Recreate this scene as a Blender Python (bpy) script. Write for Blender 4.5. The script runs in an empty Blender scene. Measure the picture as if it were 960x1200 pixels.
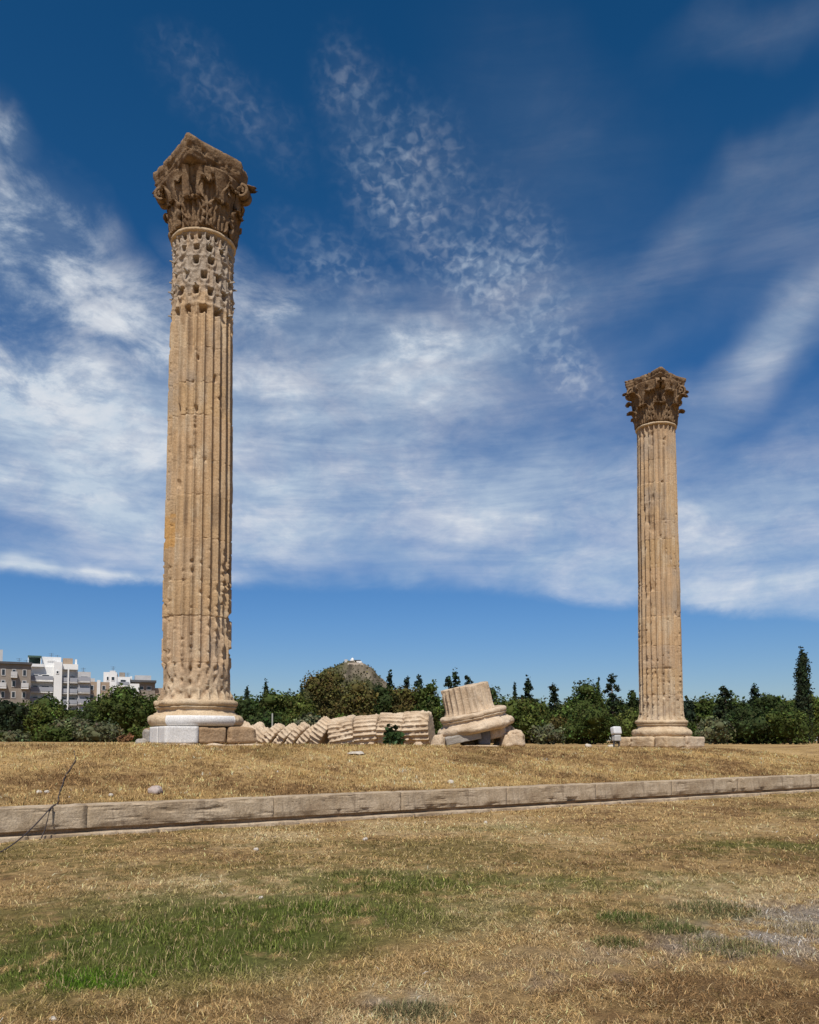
import bpy, bmesh, math, random
import numpy as np
from mathutils import Vector, Matrix, Euler

random.seed(7)
RNG = np.random.default_rng(11)
SC = bpy.context.scene
COL = SC.collection
PI = math.pi
R = math.radians

# ------------------------------------------------------------------ camera constants
CAM_Z = 1.6
PITCH = R(3.5)
F = 960.0 / 1200.0          # focal length in picture heights

def zat(py, D):
    """height of a point seen at picture row py (of 1200) standing D metres away"""
    return CAM_Z + math.tan(math.atan((809.3 - py) / 960.0) + PITCH) * D

def xat(px, D, z=CAM_Z):
    zc = D * math.cos(PITCH) + (z - CAM_Z) * math.sin(PITCH)
    return (px - 480.0) / 960.0 * zc

# ------------------------------------------------------------------ noise
def _hash(ix, iy, iz, seed):
    h = (ix.astype(np.int64) * 374761393 + iy.astype(np.int64) * 668265263 +
         iz.astype(np.int64) * 2147483647 + seed * 1274126177) & 0xFFFFFFFF
    h = ((h ^ (h >> 13)) * 1274126177) & 0xFFFFFFFF
    h = ((h ^ (h >> 16)) * 2246822519) & 0xFFFFFFFF
    return ((h ^ (h >> 15)) & 0xFFFFFF) / float(0xFFFFFF)

def vnoise(P, seed=0):
    P = np.asarray(P, float)
    i = np.floor(P).astype(np.int64)
    f = P - i
    f = f * f * f * (f * (f * 6 - 15) + 10)
    x, y, z = i[:, 0], i[:, 1], i[:, 2]
    fx, fy, fz = f[:, 0], f[:, 1], f[:, 2]
    out = 0
    for dx in (0, 1):
        wx = fx if dx else 1 - fx
        for dy in (0, 1):
            wy = fy if dy else 1 - fy
            for dz in (0, 1):
                wz = fz if dz else 1 - fz
                out = out + wx * wy * wz * _hash(x + dx, y + dy, z + dz, seed)
    return out * 2 - 1

def fbm(P, seed=0, octaves=4, gain=.5):
    P = np.asarray(P, float)
    a, s, t = 1.0, 0.0, 0.0
    for o in range(octaves):
        s = s + a * vnoise(P * (2 ** o) + 17.3 * o, seed + o)
        t += a
        a *= gain
    return s / t

def sstep(a, b, x):
    t = np.clip((x - a) / (b - a), 0, 1)
    return t * t * (3 - 2 * t)

# ------------------------------------------------------------------ object helpers
def link(o, parent=None):
    COL.objects.link(o)
    if parent is not None:
        o.parent = parent
    return o

def tag(o, label=None, cat=None, group=None, kind=None):
    if label: o['label'] = label
    if cat: o['category'] = cat
    if group: o['group'] = group
    if kind: o['kind'] = kind
    return o

def empty(name, loc=(0, 0, 0), rot=(0, 0, 0), label=None, cat=None, group=None, parent=None):
    o = bpy.data.objects.new(name, None)
    o.empty_display_size = .3
    o.location = loc
    o.rotation_euler = rot
    link(o, parent)
    return tag(o, label, cat, group)

def mesh_np(name, V, Fq, mat, parent=None, smooth=True, col=None, loc=None, rot=None):
    """V (n,3), Fq list of int arrays (m,k)"""
    me = bpy.data.meshes.new(name)
    V = np.asarray(V, np.float32)
    if isinstance(Fq, np.ndarray): Fq = [Fq]
    Fq = [np.asarray(f, np.int32) for f in Fq if len(f)]
    nl = sum(f.size for f in Fq)
    nf = sum(len(f) for f in Fq)
    me.vertices.add(len(V)); me.vertices.foreach_set('co', V.ravel())
    me.loops.add(nl); me.loops.foreach_set('vertex_index', np.concatenate([f.ravel() for f in Fq]))
    me.polygons.add(nf)
    tot = np.concatenate([np.full(len(f), f.shape[1], np.int32) for f in Fq])
    st = np.concatenate([[0], np.cumsum(tot)[:-1]]).astype(np.int32)
    me.polygons.foreach_set('loop_start', st)
    me.polygons.foreach_set('loop_total', tot)
    me.polygons.foreach_set('use_smooth', np.full(nf, smooth))
    me.update(calc_edges=True)
    if col is not None:
        ca = me.color_attributes.new('tint', 'FLOAT_COLOR', 'POINT')
        c4 = np.ones((len(V), 4), np.float32); c4[:, :3] = col
        ca.data.foreach_set('color', c4.ravel())
    me.materials.append(mat)
    o = bpy.data.objects.new(name, me)
    if loc is not None: o.location = loc
    if rot is not None: o.rotation_euler = rot
    return link(o, parent)

class MB:
    """collects boxes and tubes, becomes one mesh object"""
    def __init__(s): s.V = []; s.Q = []; s.T = []; s.n = 0
    def add(s, V, Q=None, T=None):
        V = np.asarray(V, float)
        if Q is not None and len(Q): s.Q.append(np.asarray(Q) + s.n)
        if T is not None and len(T): s.T.append(np.asarray(T) + s.n)
        s.V.append(V); s.n += len(V)
        return s
    def box(s, x0, x1, y0, y1, z0, z1):
        V = [(x0,y0,z0),(x1,y0,z0),(x1,y1,z0),(x0,y1,z0),(x0,y0,z1),(x1,y0,z1),(x1,y1,z1),(x0,y1,z1)]
        return s.add(V, [(0,3,2,1),(4,5,6,7),(0,1,5,4),(1,2,6,5),(2,3,7,6),(3,0,4,7)])
    def tube(s, pts, rad, n=8):
        pts = np.asarray(pts, float)
        rad = np.broadcast_to(np.asarray(rad, float), (len(pts),))
        V = []
        up = np.array([.13, .21, .97])
        for i in range(len(pts)):
            d = pts[min(i + 1, len(pts) - 1)] - pts[max(i - 1, 0)]
            d = d / (np.linalg.norm(d) + 1e-9)
            a = np.cross(d, up)
            if np.linalg.norm(a) < .1: a = np.cross(d, [1, 0, 0])
            a /= np.linalg.norm(a); b = np.cross(d, a)
            for k in range(n):
                t = 2 * PI * k / n
                V.append(pts[i] + rad[i] * (math.cos(t) * a + math.sin(t) * b))
        Q = []
        for i in range(len(pts) - 1):
            for k in range(n):
                Q.append((i*n+k, i*n+(k+1) % n, (i+1)*n+(k+1) % n, (i+1)*n+k))
        m = len(V)
        V.append(pts[0]); V.append(pts[-1])
        T = [(m, (k+1) % n, k) for k in range(n)] + [(m+1, (len(pts)-1)*n+k, (len(pts)-1)*n+(k+1) % n) for k in range(n)]
        return s.add(V, Q, T)
    def build(s, name, mat, parent=None, smooth=False, **k):
        Fs = []
        if s.Q: Fs.append(np.concatenate(s.Q))
        if s.T: Fs.append(np.concatenate(s.T))
        return mesh_np(name, np.concatenate(s.V), Fs, mat, parent, smooth, **k)

_blkcache = {}
def _cube(cuts):
    if cuts not in _blkcache:
        bm = bmesh.new(); bmesh.ops.create_cube(bm, size=2)
        bmesh.ops.subdivide_edges(bm, edges=bm.edges[:], cuts=cuts, use_grid_fill=True)
        bm.verts.ensure_lookup_table()
        V = np.array([v.co[:] for v in bm.verts])
        Q = np.array([[v.index for v in f.verts] for f in bm.faces])
        bm.free(); _blkcache[cuts] = (V, Q)
    return _blkcache[cuts]

def block_data(sx, sy, sz, seed=0, amp=.02, rad=.04, cuts=14, freq=2.5, taper=(0, 0), skew=(0, 0)):
    """weathered stone block, base centred on the origin"""
    V, Q = _cube(cuts)
    h = np.array([sx, sy, sz]) / 2
    rad = min(rad, h.min() * .95)
    P = V * h
    q = np.clip(P, -(h - rad), h - rad)
    d = P - q
    n = np.linalg.norm(d, axis=1, keepdims=True)
    N = np.where(n > 1e-6, d / np.maximum(n, 1e-6), V)
    P = q + np.where(n > 1e-6, d / np.maximum(n, 1e-6) * rad, 0)
    off = seed * 7.31
    P = P + N * (amp * fbm(P * freq + off, seed, 4)[:, None] * 1.6)
    edge = (np.abs(V) > .8).sum(1) >= 2
    chip = np.maximum(0, fbm(P * freq * 1.7 + off, seed + 9, 3) - .05)
    P = P - N * (edge * chip * amp * 5)[:, None]
    tz = (P[:, 2] / h[2] + 1) / 2
    P[:, 0] = P[:, 0] * (1 - taper[0] * tz) + skew[0] * tz
    P[:, 1] = P[:, 1] * (1 - taper[1] * tz) + skew[1] * tz
    P[:, 2] += h[2]
    return P, Q

def block(name, dims, mat, parent=None, loc=(0, 0, 0), rot=(0, 0, 0), seed=0, **k):
    P, Q = block_data(*dims, seed=seed, **k)
    return mesh_np(name, P, Q, mat, parent, True, loc=loc, rot=rot)

# ------------------------------------------------------------------ materials
def nodes_of(m):
    m.use_nodes = True
    nt = m.node_tree
    return nt, nt.nodes, nt.links, nt.nodes['Principled BSDF']

def ramp(N, stops, interp='LINEAR'):
    r = N.new('ShaderNodeValToRGB')
    cr = r.color_ramp; cr.interpolation = interp
    while len(cr.elements) < len(stops): cr.elements.new(.5)
    for e, (p, c) in zip(cr.elements, stops):
        e.position = p
        e.color = (*c, 1) if len(c) == 3 else c
    return r

def noise(N, L, vec, scale, detail=5, rough=.55, dist=0):
    n = N.new('ShaderNodeTexNoise')
    n.inputs['Scale'].default_value = scale
    n.inputs['Detail'].default_value = detail
    n.inputs['Roughness'].default_value = rough
    n.inputs['Distortion'].default_value = dist
    if vec is not None: L.new(vec, n.inputs['Vector'])
    return n

def mixc(N, L, a, b, fac, mode='MIX'):
    m = N.new('ShaderNodeMix'); m.data_type = 'RGBA'; m.blend_type = mode
    for sock, v in ((m.inputs[0], fac), (m.inputs[6], a), (m.inputs[7], b)):
        if hasattr(v, 'type') and hasattr(v, 'links'): L.new(v, sock)
        elif isinstance(v, (int, float)): sock.default_value = v
        else: sock.default_value = (*v, 1)
    return m.outputs[2]

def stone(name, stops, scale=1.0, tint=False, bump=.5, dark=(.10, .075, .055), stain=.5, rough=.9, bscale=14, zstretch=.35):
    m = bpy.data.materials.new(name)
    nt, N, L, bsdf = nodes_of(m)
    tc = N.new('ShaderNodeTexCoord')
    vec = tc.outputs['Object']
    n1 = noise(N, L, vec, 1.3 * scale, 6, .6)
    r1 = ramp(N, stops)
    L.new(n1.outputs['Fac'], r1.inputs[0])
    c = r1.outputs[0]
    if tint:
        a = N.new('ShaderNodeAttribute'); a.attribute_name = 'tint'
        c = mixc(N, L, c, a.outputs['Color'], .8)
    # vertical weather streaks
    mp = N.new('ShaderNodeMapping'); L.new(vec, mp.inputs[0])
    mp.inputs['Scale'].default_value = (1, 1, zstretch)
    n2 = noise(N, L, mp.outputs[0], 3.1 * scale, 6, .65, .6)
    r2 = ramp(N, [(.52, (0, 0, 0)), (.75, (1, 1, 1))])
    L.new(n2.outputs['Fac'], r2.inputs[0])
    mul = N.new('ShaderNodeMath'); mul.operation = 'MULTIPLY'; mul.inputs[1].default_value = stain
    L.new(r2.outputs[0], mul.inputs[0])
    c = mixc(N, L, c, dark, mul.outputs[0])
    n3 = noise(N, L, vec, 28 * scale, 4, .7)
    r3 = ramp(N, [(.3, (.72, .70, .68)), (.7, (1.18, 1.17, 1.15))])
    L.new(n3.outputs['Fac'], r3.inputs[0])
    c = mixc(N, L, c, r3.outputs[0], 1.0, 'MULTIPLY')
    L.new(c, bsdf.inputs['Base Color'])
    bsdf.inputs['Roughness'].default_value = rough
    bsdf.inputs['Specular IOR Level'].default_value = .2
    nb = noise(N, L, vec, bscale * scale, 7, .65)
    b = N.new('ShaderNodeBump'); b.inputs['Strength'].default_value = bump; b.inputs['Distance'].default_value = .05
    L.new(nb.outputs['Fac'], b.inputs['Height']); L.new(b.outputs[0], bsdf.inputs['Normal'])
    return m

def plain(name, c, rough=.7, var=.15, scale=3.0, metallic=0, bump=0):
    m = bpy.data.materials.new(name)
    nt, N, L, bsdf = nodes_of(m)
    tc = N.new('ShaderNodeTexCoord')
    n = noise(N, L, tc.outputs['Object'], scale, 5, .6)
    r = ramp(N, [(.3, tuple(x * (1 - var) for x in c)), (.7, tuple(min(1, x * (1 + var)) for x in c))])
    L.new(n.outputs['Fac'], r.inputs[0]); L.new(r.outputs[0], bsdf.inputs['Base Color'])
    bsdf.inputs['Roughness'].default_value = rough
    bsdf.inputs['Metallic'].default_value = metallic
    if bump:
        b = N.new('ShaderNodeBump'); b.inputs['Strength'].default_value = bump
        L.new(n.outputs['Fac'], b.inputs['Height']); L.new(b.outputs[0], bsdf.inputs['Normal'])
    return m

def tinted(name, rough=.85, spec=.15, trans=0, var=0):
    """colour comes from the 'tint' attribute of the mesh (leaf or blade colour)"""
    m = bpy.data.materials.new(name)
    nt, N, L, bsdf = nodes_of(m)
    a = N.new('ShaderNodeAttribute'); a.attribute_name = 'tint'
    L.new(a.outputs['Color'], bsdf.inputs['Base Color'])
    bsdf.inputs['Roughness'].default_value = rough
    bsdf.inputs['Specular IOR Level'].default_value = spec
    if trans:
        t = N.new('ShaderNodeBsdfTranslucent'); L.new(a.outputs['Color'], t.inputs['Color'])
        mx = N.new('ShaderNodeMixShader'); mx.inputs[0].default_value = trans
        out = [n for n in N if n.type == 'OUTPUT_MATERIAL'][0]
        L.new(bsdf.outputs[0], mx.inputs[1]); L.new(t.outputs[0], mx.inputs[2]); L.new(mx.outputs[0], out.inputs[0])
    return m

HONEY = [(.25, (.36, .26, .16)), (.5, (.46, .34, .215)), (.75, (.53, .41, .275))]
PALE = [(.25, (.42, .31, .20)), (.5, (.58, .455, .32)), (.75, (.68, .57, .43))]
M = {}
M['shaft'] = stone('column_marble', HONEY, tint=True, stain=.42, dark=(.20, .13, .075), bump=.55)
M['base'] = stone('base_marble', [(.25, (.44, .31, .18)), (.5, (.56, .43, .28)), (.75, (.66, .55, .40))], stain=.35, dark=(.24, .15, .08), bump=.6)
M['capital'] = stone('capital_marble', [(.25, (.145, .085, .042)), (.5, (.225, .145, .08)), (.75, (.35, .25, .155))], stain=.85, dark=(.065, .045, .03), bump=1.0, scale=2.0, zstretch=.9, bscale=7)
M['pale'] = stone('fallen_marble', PALE, stain=.65, dark=(.22, .16, .11), bump=.8)
M['brown'] = stone('brown_stone', [(.25, (.28, .18, .10)), (.5, (.37, .25, .145)), (.75, (.46, .33, .21))], stain=.4, dark=(.15, .09, .05), bump=.8)
M['white'] = stone('new_marble', [(.25, (.62, .60, .57)), (.5, (.70, .685, .66)), (.75, (.77, .76, .74))], stain=.15, dark=(.4, .37, .33), bump=.15)
M['greystone'] = stone('grey_stone', [(.25, (.28, .25, .21)), (.5, (.38, .345, .30)), (.75, (.46, .42, .37))], stain=.5, dark=(.13, .11, .09), bump=.7)
M['kerb'] = stone('kerb_stone', [(.25, (.27, .19, .115)), (.5, (.43, .335, .225)), (.75, (.58, .475, .345))], stain=.8, dark=(.12, .085, .06), bump=.45, scale=1.5, zstretch=.28)
M['slab'] = stone('slab_stone', PALE, stain=.3, bump=.5)
M['whitestone'] = plain('pebble_white', (.50, .44, .36), .8, .12, 20, bump=.4)
M['pinkstone'] = stone('pinkish_stone', [(.25, (.40, .31, .27)), (.5, (.52, .43, .38)), (.75, (.62, .54, .49))], scale=6, stain=.4)
M['leaf'] = tinted('foliage', .8, .10, .25)
M['grass'] = tinted('grass_blades', .95, .04, .2)
M['bark'] = plain('bark', (.13, .09, .06), .9, .3, 6, bump=.5)
M['cable'] = plain('cable_rubber', (.055, .04, .035), .6, .2, 10)

# ------------------------------------------------------------------ terrain
KD = Vector((1.5, 1.0)).normalized()          # direction of the stone kerb on the ground
KN = Vector((-KD.y, KD.x))                    # away from the viewer, up the bank
K0 = Vector((0.0, 17.45))

def ks(X, Y): return (X - K0.x) * KN.x + (Y - K0.y) * KN.y
def kt(X, Y): return (X - K0.x) * KD.x + (Y - K0.y) * KD.y

def ground_z(X, Y):
    X = np.asarray(X, float); Y = np.asarray(Y, float)
    s = ks(X, Y)
    P = np.stack([X, Y, X * 0], 1)
    fine = .022 * fbm(P * 1.1, 3, 4) + .035 * fbm(P * .23, 5, 3)
    low = fine
    terr = 1.47 - .0125 * np.clip(X + 6, 0, 18)
    k = np.clip((s - .48) / 6.5, 0, 1)
    k = .55 * k + .45 * k * k * (3 - 2 * k)
    up = .44 + (terr - .44) * k + fine * 1.3
    dip = np.exp(-(((X + 5.5) / 6.5) ** 2) - ((Y - 40) / 3.0) ** 2)
    up = up - .28 * dip
    far = sstep(70, 140, Y)
    up = up * (1 - far) + 1.3 * far
    return np.where(s > .22, up, low)

def gz(x, y): return float(ground_z(np.array([x]), np.array([y]))[0])

STRAW = np.array([.43, .285, .125]); STRAWL = np.array([.58, .43, .23]); BROWN = np.array([.20, .115, .05])
GREEN = np.array([.115, .135, .030]); BGREEN = np.array([.085, .165, .018]); OLIVE = np.array([.19, .15, .05]); GREY = np.array([.40, .34, .275])
PATCH = [  # X, Y, rx, ry, weight : green growth
    (-1.8, 6.6, 1.5, 1.25, 1.0), (-1.1, 7.7, 1.9, 1.1, .9), (-2.8, 5.9, 1.0, .6, .9), (0.0, 9.2, 1.7, .9, .8), (1.5, 9.2, 1.6, .6, .6), (-.9, 6.5, .9, .6, .7),
    (-2.3, 5.65, .7, .4, .8), (.6, 7.6, .9, .7, .45), (1.9, 7.4, .9, .5, .4), (1.3, 15, 1.8, .6, .4), (5.6, 12.6, 1.3, .6, .55), (3.2, 9.8, 1.2, .45, .35),
    (-3.4, 15.0, 2.2, .7, .3), (2.1, 6.9, .4, .25, .5), (2.7, 7.5, .45, .25, .45)]
BPATCH = [(-2.12, 5.58, .30, .2, 1.0), (-2.75, 5.85, .4, .2, .35), (-.9, 8.0, .5, .25, .25)]
GPATCH = [(2.95, 6.75, .9, .65, 1.0), (3.6, 7.2, 1.0, .75, 1.0), (2.3, 6.4, .6, .4, .7), (4.2, 7.6, 1.0, .7, .9), (.12, 5.0, .28, .2, .8), (3.6, 6.3, .7, .4, .7), (1.5, 6.2, .5, .4, .35), (.9, 5.6, .4, .25, .3)]
DPATCH = [(.6, 5.7, 1.0, .35, .8), (-1.2, 4.9, .9, .3, .7), (1.2, 8.0, 1.2, .35, .5), (3.9, 10.4, 1.6, .5, .55), (-3.6, 9.0, 1.0, .6, .3)]

def patch(X, Y, lst, seed):
    P = np.stack([X, Y, X * 0], 1)
    wx = .35 * fbm(P * 1.6, seed, 3); wy = .3 * fbm(P * 1.6 + 31, seed + 1, 3)
    v = np.zeros_like(X)
    for cx, cy, rx, ry, w in lst:
        d = ((X + wx - cx) / rx) ** 2 + ((Y + wy - cy) / ry) ** 2
        v = np.maximum(v, w * np.exp(-d ** 1.5 * .8))
    return v

def ground_col(X, Y):
    X = np.asarray(X, float); Y = np.asarray(Y, float)
    P = np.stack([X, Y, X * 0], 1)
    s = ks(X, Y)
    n1 = fbm(P * .45, 21, 4); n2 = fbm(P * 1.7, 23, 4); n3 = fbm(P * 5, 27, 3)
    n4 = fbm(P * 11, 29, 3) + .6 * vnoise(P * 26, 30)
    c = STRAW + np.zeros((len(X), 3))
    def mix(c, k, w): w = np.clip(w, 0, 1)[:, None]; return c * (1 - w) + k * w
    c = mix(c, STRAWL, .9 * sstep(-.05, .45, n1 + .6 * n2 + .45 * n4))
    c = mix(c, BROWN, .85 * sstep(.05, .6, -n1 + .7 * n2 + .4 * n3 + .55 * n4))
    c = mix(c, OLIVE, .8 * sstep(.12, .5, fbm(P * .33 + 9, 41, 4) + .4 * n3 + .4 * n4 + .06) * (s < 0))
    c = mix(c, OLIVE, .35 * sstep(.2, .5, fbm(P * .6 + 9, 42, 4)) * (s >= 0))
    c = mix(c, np.array([.47, .30, .11]), .5 * (s > .2) * sstep(-.2, .3, n1))
    c = mix(c, BROWN, .8 * patch(X, Y, DPATCH, 50) * sstep(-.3, .35, n3 + .7 * n4))
    c = mix(c, GREY, .95 * patch(X, Y, GPATCH, 60) * sstep(-.5, .15, n3 + .3 * n2 + .5 * n4))
    g = patch(X, Y, PATCH, 70)
    c = mix(c, GREEN, np.minimum(1, g * 1.15) * sstep(-.5, .2, n3 * 1.2 + .6 * n2 + .6 * n4 + g * .7))
    c = mix(c, BGREEN, patch(X, Y, BPATCH, 80) * sstep(-.4, .2, n3 + .6 * n4))
    return c

def axis(breaks):
    out = [breaks[0][0]]
    for a, b, st in breaks:
        n = max(1, int(math.ceil((b - a) / st)))
        out += list(np.linspace(a, b, n + 1)[1:])
    return np.array(out)

def build_ground():
    t = axis([(-6000, -900, 900), (-900, -150, 90), (-150, -40, 8), (-40, -16, 1.0), (-16, 20, .085), (20, 60, .6), (60, 150, 7), (150, 900, 90), (900, 6000, 900)])
    s = axis([(-3000, -300, 400), (-300, -40, 30), (-40, -18, 1.5), (-18, .1, .085), (.1, .34, .06), (.34, 10, .12), (10, 40, .6), (40, 120, 4), (120, 900, 60), (900, 6000, 600)])
    T, S = np.meshgrid(t, s)
    X = K0.x + T * KD.x + S * KN.x; Y = K0.y + T * KD.y + S * KN.y
    Xr, Yr = X.ravel(), Y.ravel()
    Z = ground_z(Xr, Yr)
    c = ground_col(Xr, Yr)
    nt, ns = len(t), len(s)
    i = np.arange((ns - 1) * (nt - 1)); r, q = i // (nt - 1), i % (nt - 1)
    a = r * nt + q
    Q = np.stack([a, a + 1, a + nt + 1, a + nt], 1)
    m = bpy.data.materials.new('dry_ground')
    nd, N, L, bsdf = nodes_of(m)
    at = N.new('ShaderNodeAttribute'); at.attribute_name = 'tint'
    tc = N.new('ShaderNodeTexCoord')
    n1 = noise(N, L, tc.outputs['Object'], 9, 8, .7)
    r1 = ramp(N, [(.3, (.55, .52, .48)), (.5, (1.0, .98, .95)), (.72, (1.4, 1.38, 1.33))])
    L.new(n1.outputs['Fac'], r1.inputs[0])
    n2 = noise(N, L, tc.outputs['Object'], 45, 6, .75)
    r2 = ramp(N, [(.3, (.55, .55, .55)), (.7, (1.3, 1.3, 1.3))])
    L.new(n2.outputs['Fac'], r2.inputs[0])
    cc = mixc(N, L, at.outputs['Color'], r1.outputs[0], 1, 'MULTIPLY')
    cc = mixc(N, L, cc, r2.outputs[0], 1, 'MULTIPLY')
    L.new(cc, bsdf.inputs['Base Color'])
    bsdf.inputs['Roughness'].default_value = 1
    bsdf.inputs['Specular IOR Level'].default_value = .1
    b = N.new('ShaderNodeBump'); b.inputs['Strength'].default_value = .8; b.inputs['Distance'].default_value = .06
    L.new(n2.outputs['Fac'], b.inputs['Height']); L.new(b.outputs[0], bsdf.inputs['Normal'])
    o = mesh_np('ground', np.stack([Xr, Yr, Z], 1), Q, m, None, True, col=c)
    tag(o, kind='structure')
build_ground()

def blades(X, Y, length, width, lean, rng, cols):
    n = len(X)
    Z = ground_z(X, Y)
    B = np.stack([X, Y, Z - .004], 1)
    az = rng.uniform(0, 2 * PI, n)
    ld = np.stack([np.cos(az), np.sin(az), np.zeros(n)], 1)
    up = np.array([0, 0, 1.0])
    tip = B + length[:, None] * (ld * np.sin(lean)[:, None] + up * np.cos(lean)[:, None])
    wa = az + PI / 2 + rng.uniform(-.8, .8, n)
    w = np.stack([np.cos(wa), np.sin(wa), rng.uniform(-.3, .3, n)], 1) * width[:, None] / 2
    mid = B + length[:, None] * .55 * (ld * np.sin(lean * .75)[:, None] + up * np.cos(lean * .75)[:, None])
    V = np.stack([B - w, B + w, mid + w * .8, mid - w * .8, tip], 1).reshape(-1, 3)
    k = np.arange(n) * 5
    Q = np.stack([k, k + 1, k + 2, k + 3], 1); T = np.stack([k + 3, k + 2, k + 4], 1)
    return V, [Q, T], np.repeat(cols, 5, axis=0)

def build_grass():
    rng = np.random.default_rng(5)
    n = 520000
    u = rng.uniform(0, 1, n)
    d0, d1, p = 3.6, 34.0, -.45
    d = (d0 ** p + u * (d1 ** p - d0 ** p)) ** (1 / p)
    a = rng.uniform(-.56, .56, n)
    X = d * np.tan(a); Y = d.copy()
    # most blades grow in tufts
    nt_ = n // 16
    own = rng.integers(0, nt_, n)
    inT = rng.uniform(0, 1, n) < .62
    sg = .022 * (1 + .10 * d[own]) * rng.uniform(.6, 1.6, n)
    X = np.where(inT, X[own] + rng.normal(0, 1, n) * sg, X); Y = np.where(inT, Y[own] + rng.normal(0, 1, n) * sg, Y)
    d = Y.copy()
    s = ks(X, Y)
    keep = ((s < -.14) | (s > .56)) & (s < 9.5)
    keep &= rng.uniform(0, 1, n) < np.where(s > 0, .62, 1)
    keep &= (fbm(np.stack([X * 3.5, Y * 3.5, X * 0], 1), 91, 3) + rng.uniform(-.35, .35, n)) > -.22
    X, Y, d = X[keep], Y[keep], d[keep]
    n = len(X)
    c = ground_col(X, Y)
    green = (c[:, 1] > c[:, 0] * .96)
    j = rng.uniform(0, 1, n)[:, None]
    lum = rng.lognormal(-.06, .45, n)[:, None]
    c = c * 1.18 * lum
    strawmix = (rng.uniform(0, 1, n) < .13)
    c[strawmix] = STRAWL * rng.uniform(.7, 1.3, strawmix.sum())[:, None]
    gm = (rng.uniform(0, 1, n) < .05)
    c[gm] = OLIVE * rng.uniform(.5, 1.0, gm.sum())[:, None]
    c = np.clip(c, .01, .75)
    L = (.012 + .05 * rng.uniform(0, 1, n) ** 2.0) * (1 + .05 * d) * np.where(green, 1.25, 1)
    W = rng.uniform(.0024, .0048, n) * np.maximum(1, d / 5.5)
    lean = np.where(green, rng.uniform(.2, 1.15, n), rng.uniform(.75, 1.52, n))
    V, Fs, C = blades(X, Y, L, W, lean, rng, c)
    # the bank: longer, sparser, tufted
    m = 130000
    own = rng.integers(0, m // 9, m)
    t = rng.uniform(-12, 22, m)[own] + rng.normal(0, .07, m); s2 = (.56 + rng.uniform(0, 1, m) ** 1.1 * 8.0)[own] + rng.normal(0, .05, m)
    s2 = np.maximum(s2, .55)
    X2 = K0.x + t * KD.x + s2 * KN.x; Y2 = K0.y + t * KD.y + s2 * KN.y
    c2 = np.clip(ground_col(X2, Y2) * 1.12 * rng.lognormal(-.05, .5, m // 9 + 1)[own][:, None] * rng.lognormal(0, .2, m)[:, None], .01, .75)
    V2, F2, C2 = blades(X2, Y2, rng.uniform(.03, .13, m), rng.uniform(.006, .013, m), rng.uniform(.3, 1.4, m), rng, c2)
    Fs = [np.concatenate([a_, b_ + len(V)]) for a_, b_ in zip(Fs, F2)]
    V = np.concatenate([V, V2]); C = np.concatenate([C, C2])
    o = mesh_np('dry_grass', V, Fs, M['grass'], None, False, col=C)
    tag(o, 'short dry straw coloured grass with green patches over the lawn and bank', 'grass', kind='stuff')
build_grass()

# weeds: separate tufts
WEEDS = [(1.93, 7.35, .24, .13, (.085, .125, .05), 'dark green grass tuft left of the grey weed patch, the largest of the small tufts'),
         (2.85, 7.75, .34, .17, (.085, .105, .06), 'wide dusky green weed clump at the upper edge of the grey patch'),
         (2.2, 6.95, .20, .13, (.095, .125, .06), 'low green weed between the two darker clumps by the grey patch'),
         (2.45, 6.35, .30, .15, (.15, .165, .105), 'grey green bushy weed in front of the grey patch'),
         (1.62, 6.5, .17, .10, (.10, .12, .06), 'small dark weed on straw left of the grey patch'),
         (.02, 4.86, .20, .12, (.11, .12, .085), 'grey green weed at the bottom edge near the middle of the lawn'),
         (-2.05, 5.52, .30, .10, (.075, .16, .02), 'vivid bright green grass clump at the left of the lawn'),
         (3.35, 7.0, .30, .12, (.25, .235, .20), 'pale grey dried weed clump in the grey patch at the right edge')]
def build_weeds():
    rng = np.random.default_rng(8)
    for (x, y, r, h, c, lab) in WEEDS:
        n = 1000
        rr = r * rng.uniform(0, 1, n) ** .6; a = rng.uniform(0, 2 * PI, n)
        X = x + rr * np.cos(a) * 1.25; Y = y + rr * np.sin(a)
        L = h * rng.uniform(.3, .95, n) * (1 - .4 * rr / r); W = rng.uniform(.003, .006, n)
        cols = np.array(c) * np.array([1.3, 1.12, .75]) * rng.lognormal(0, .3, n)[:, None]
        mx = rng.uniform(0, 1, n) < .15
        cols[mx] = STRAWL * .8
        V, Fs, C = blades(X, Y, L, W, rng.uniform(.2, 1.35, n), rng, cols)
        z = gz(x, y)
        o = mesh_np('weed_clump', V - np.array([x, y, z]), Fs, M['grass'], None, False, col=C, loc=(x, y, z))
        tag(o, lab, 'weed', 'weed clumps on the lawn')
build_weeds()

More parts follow.
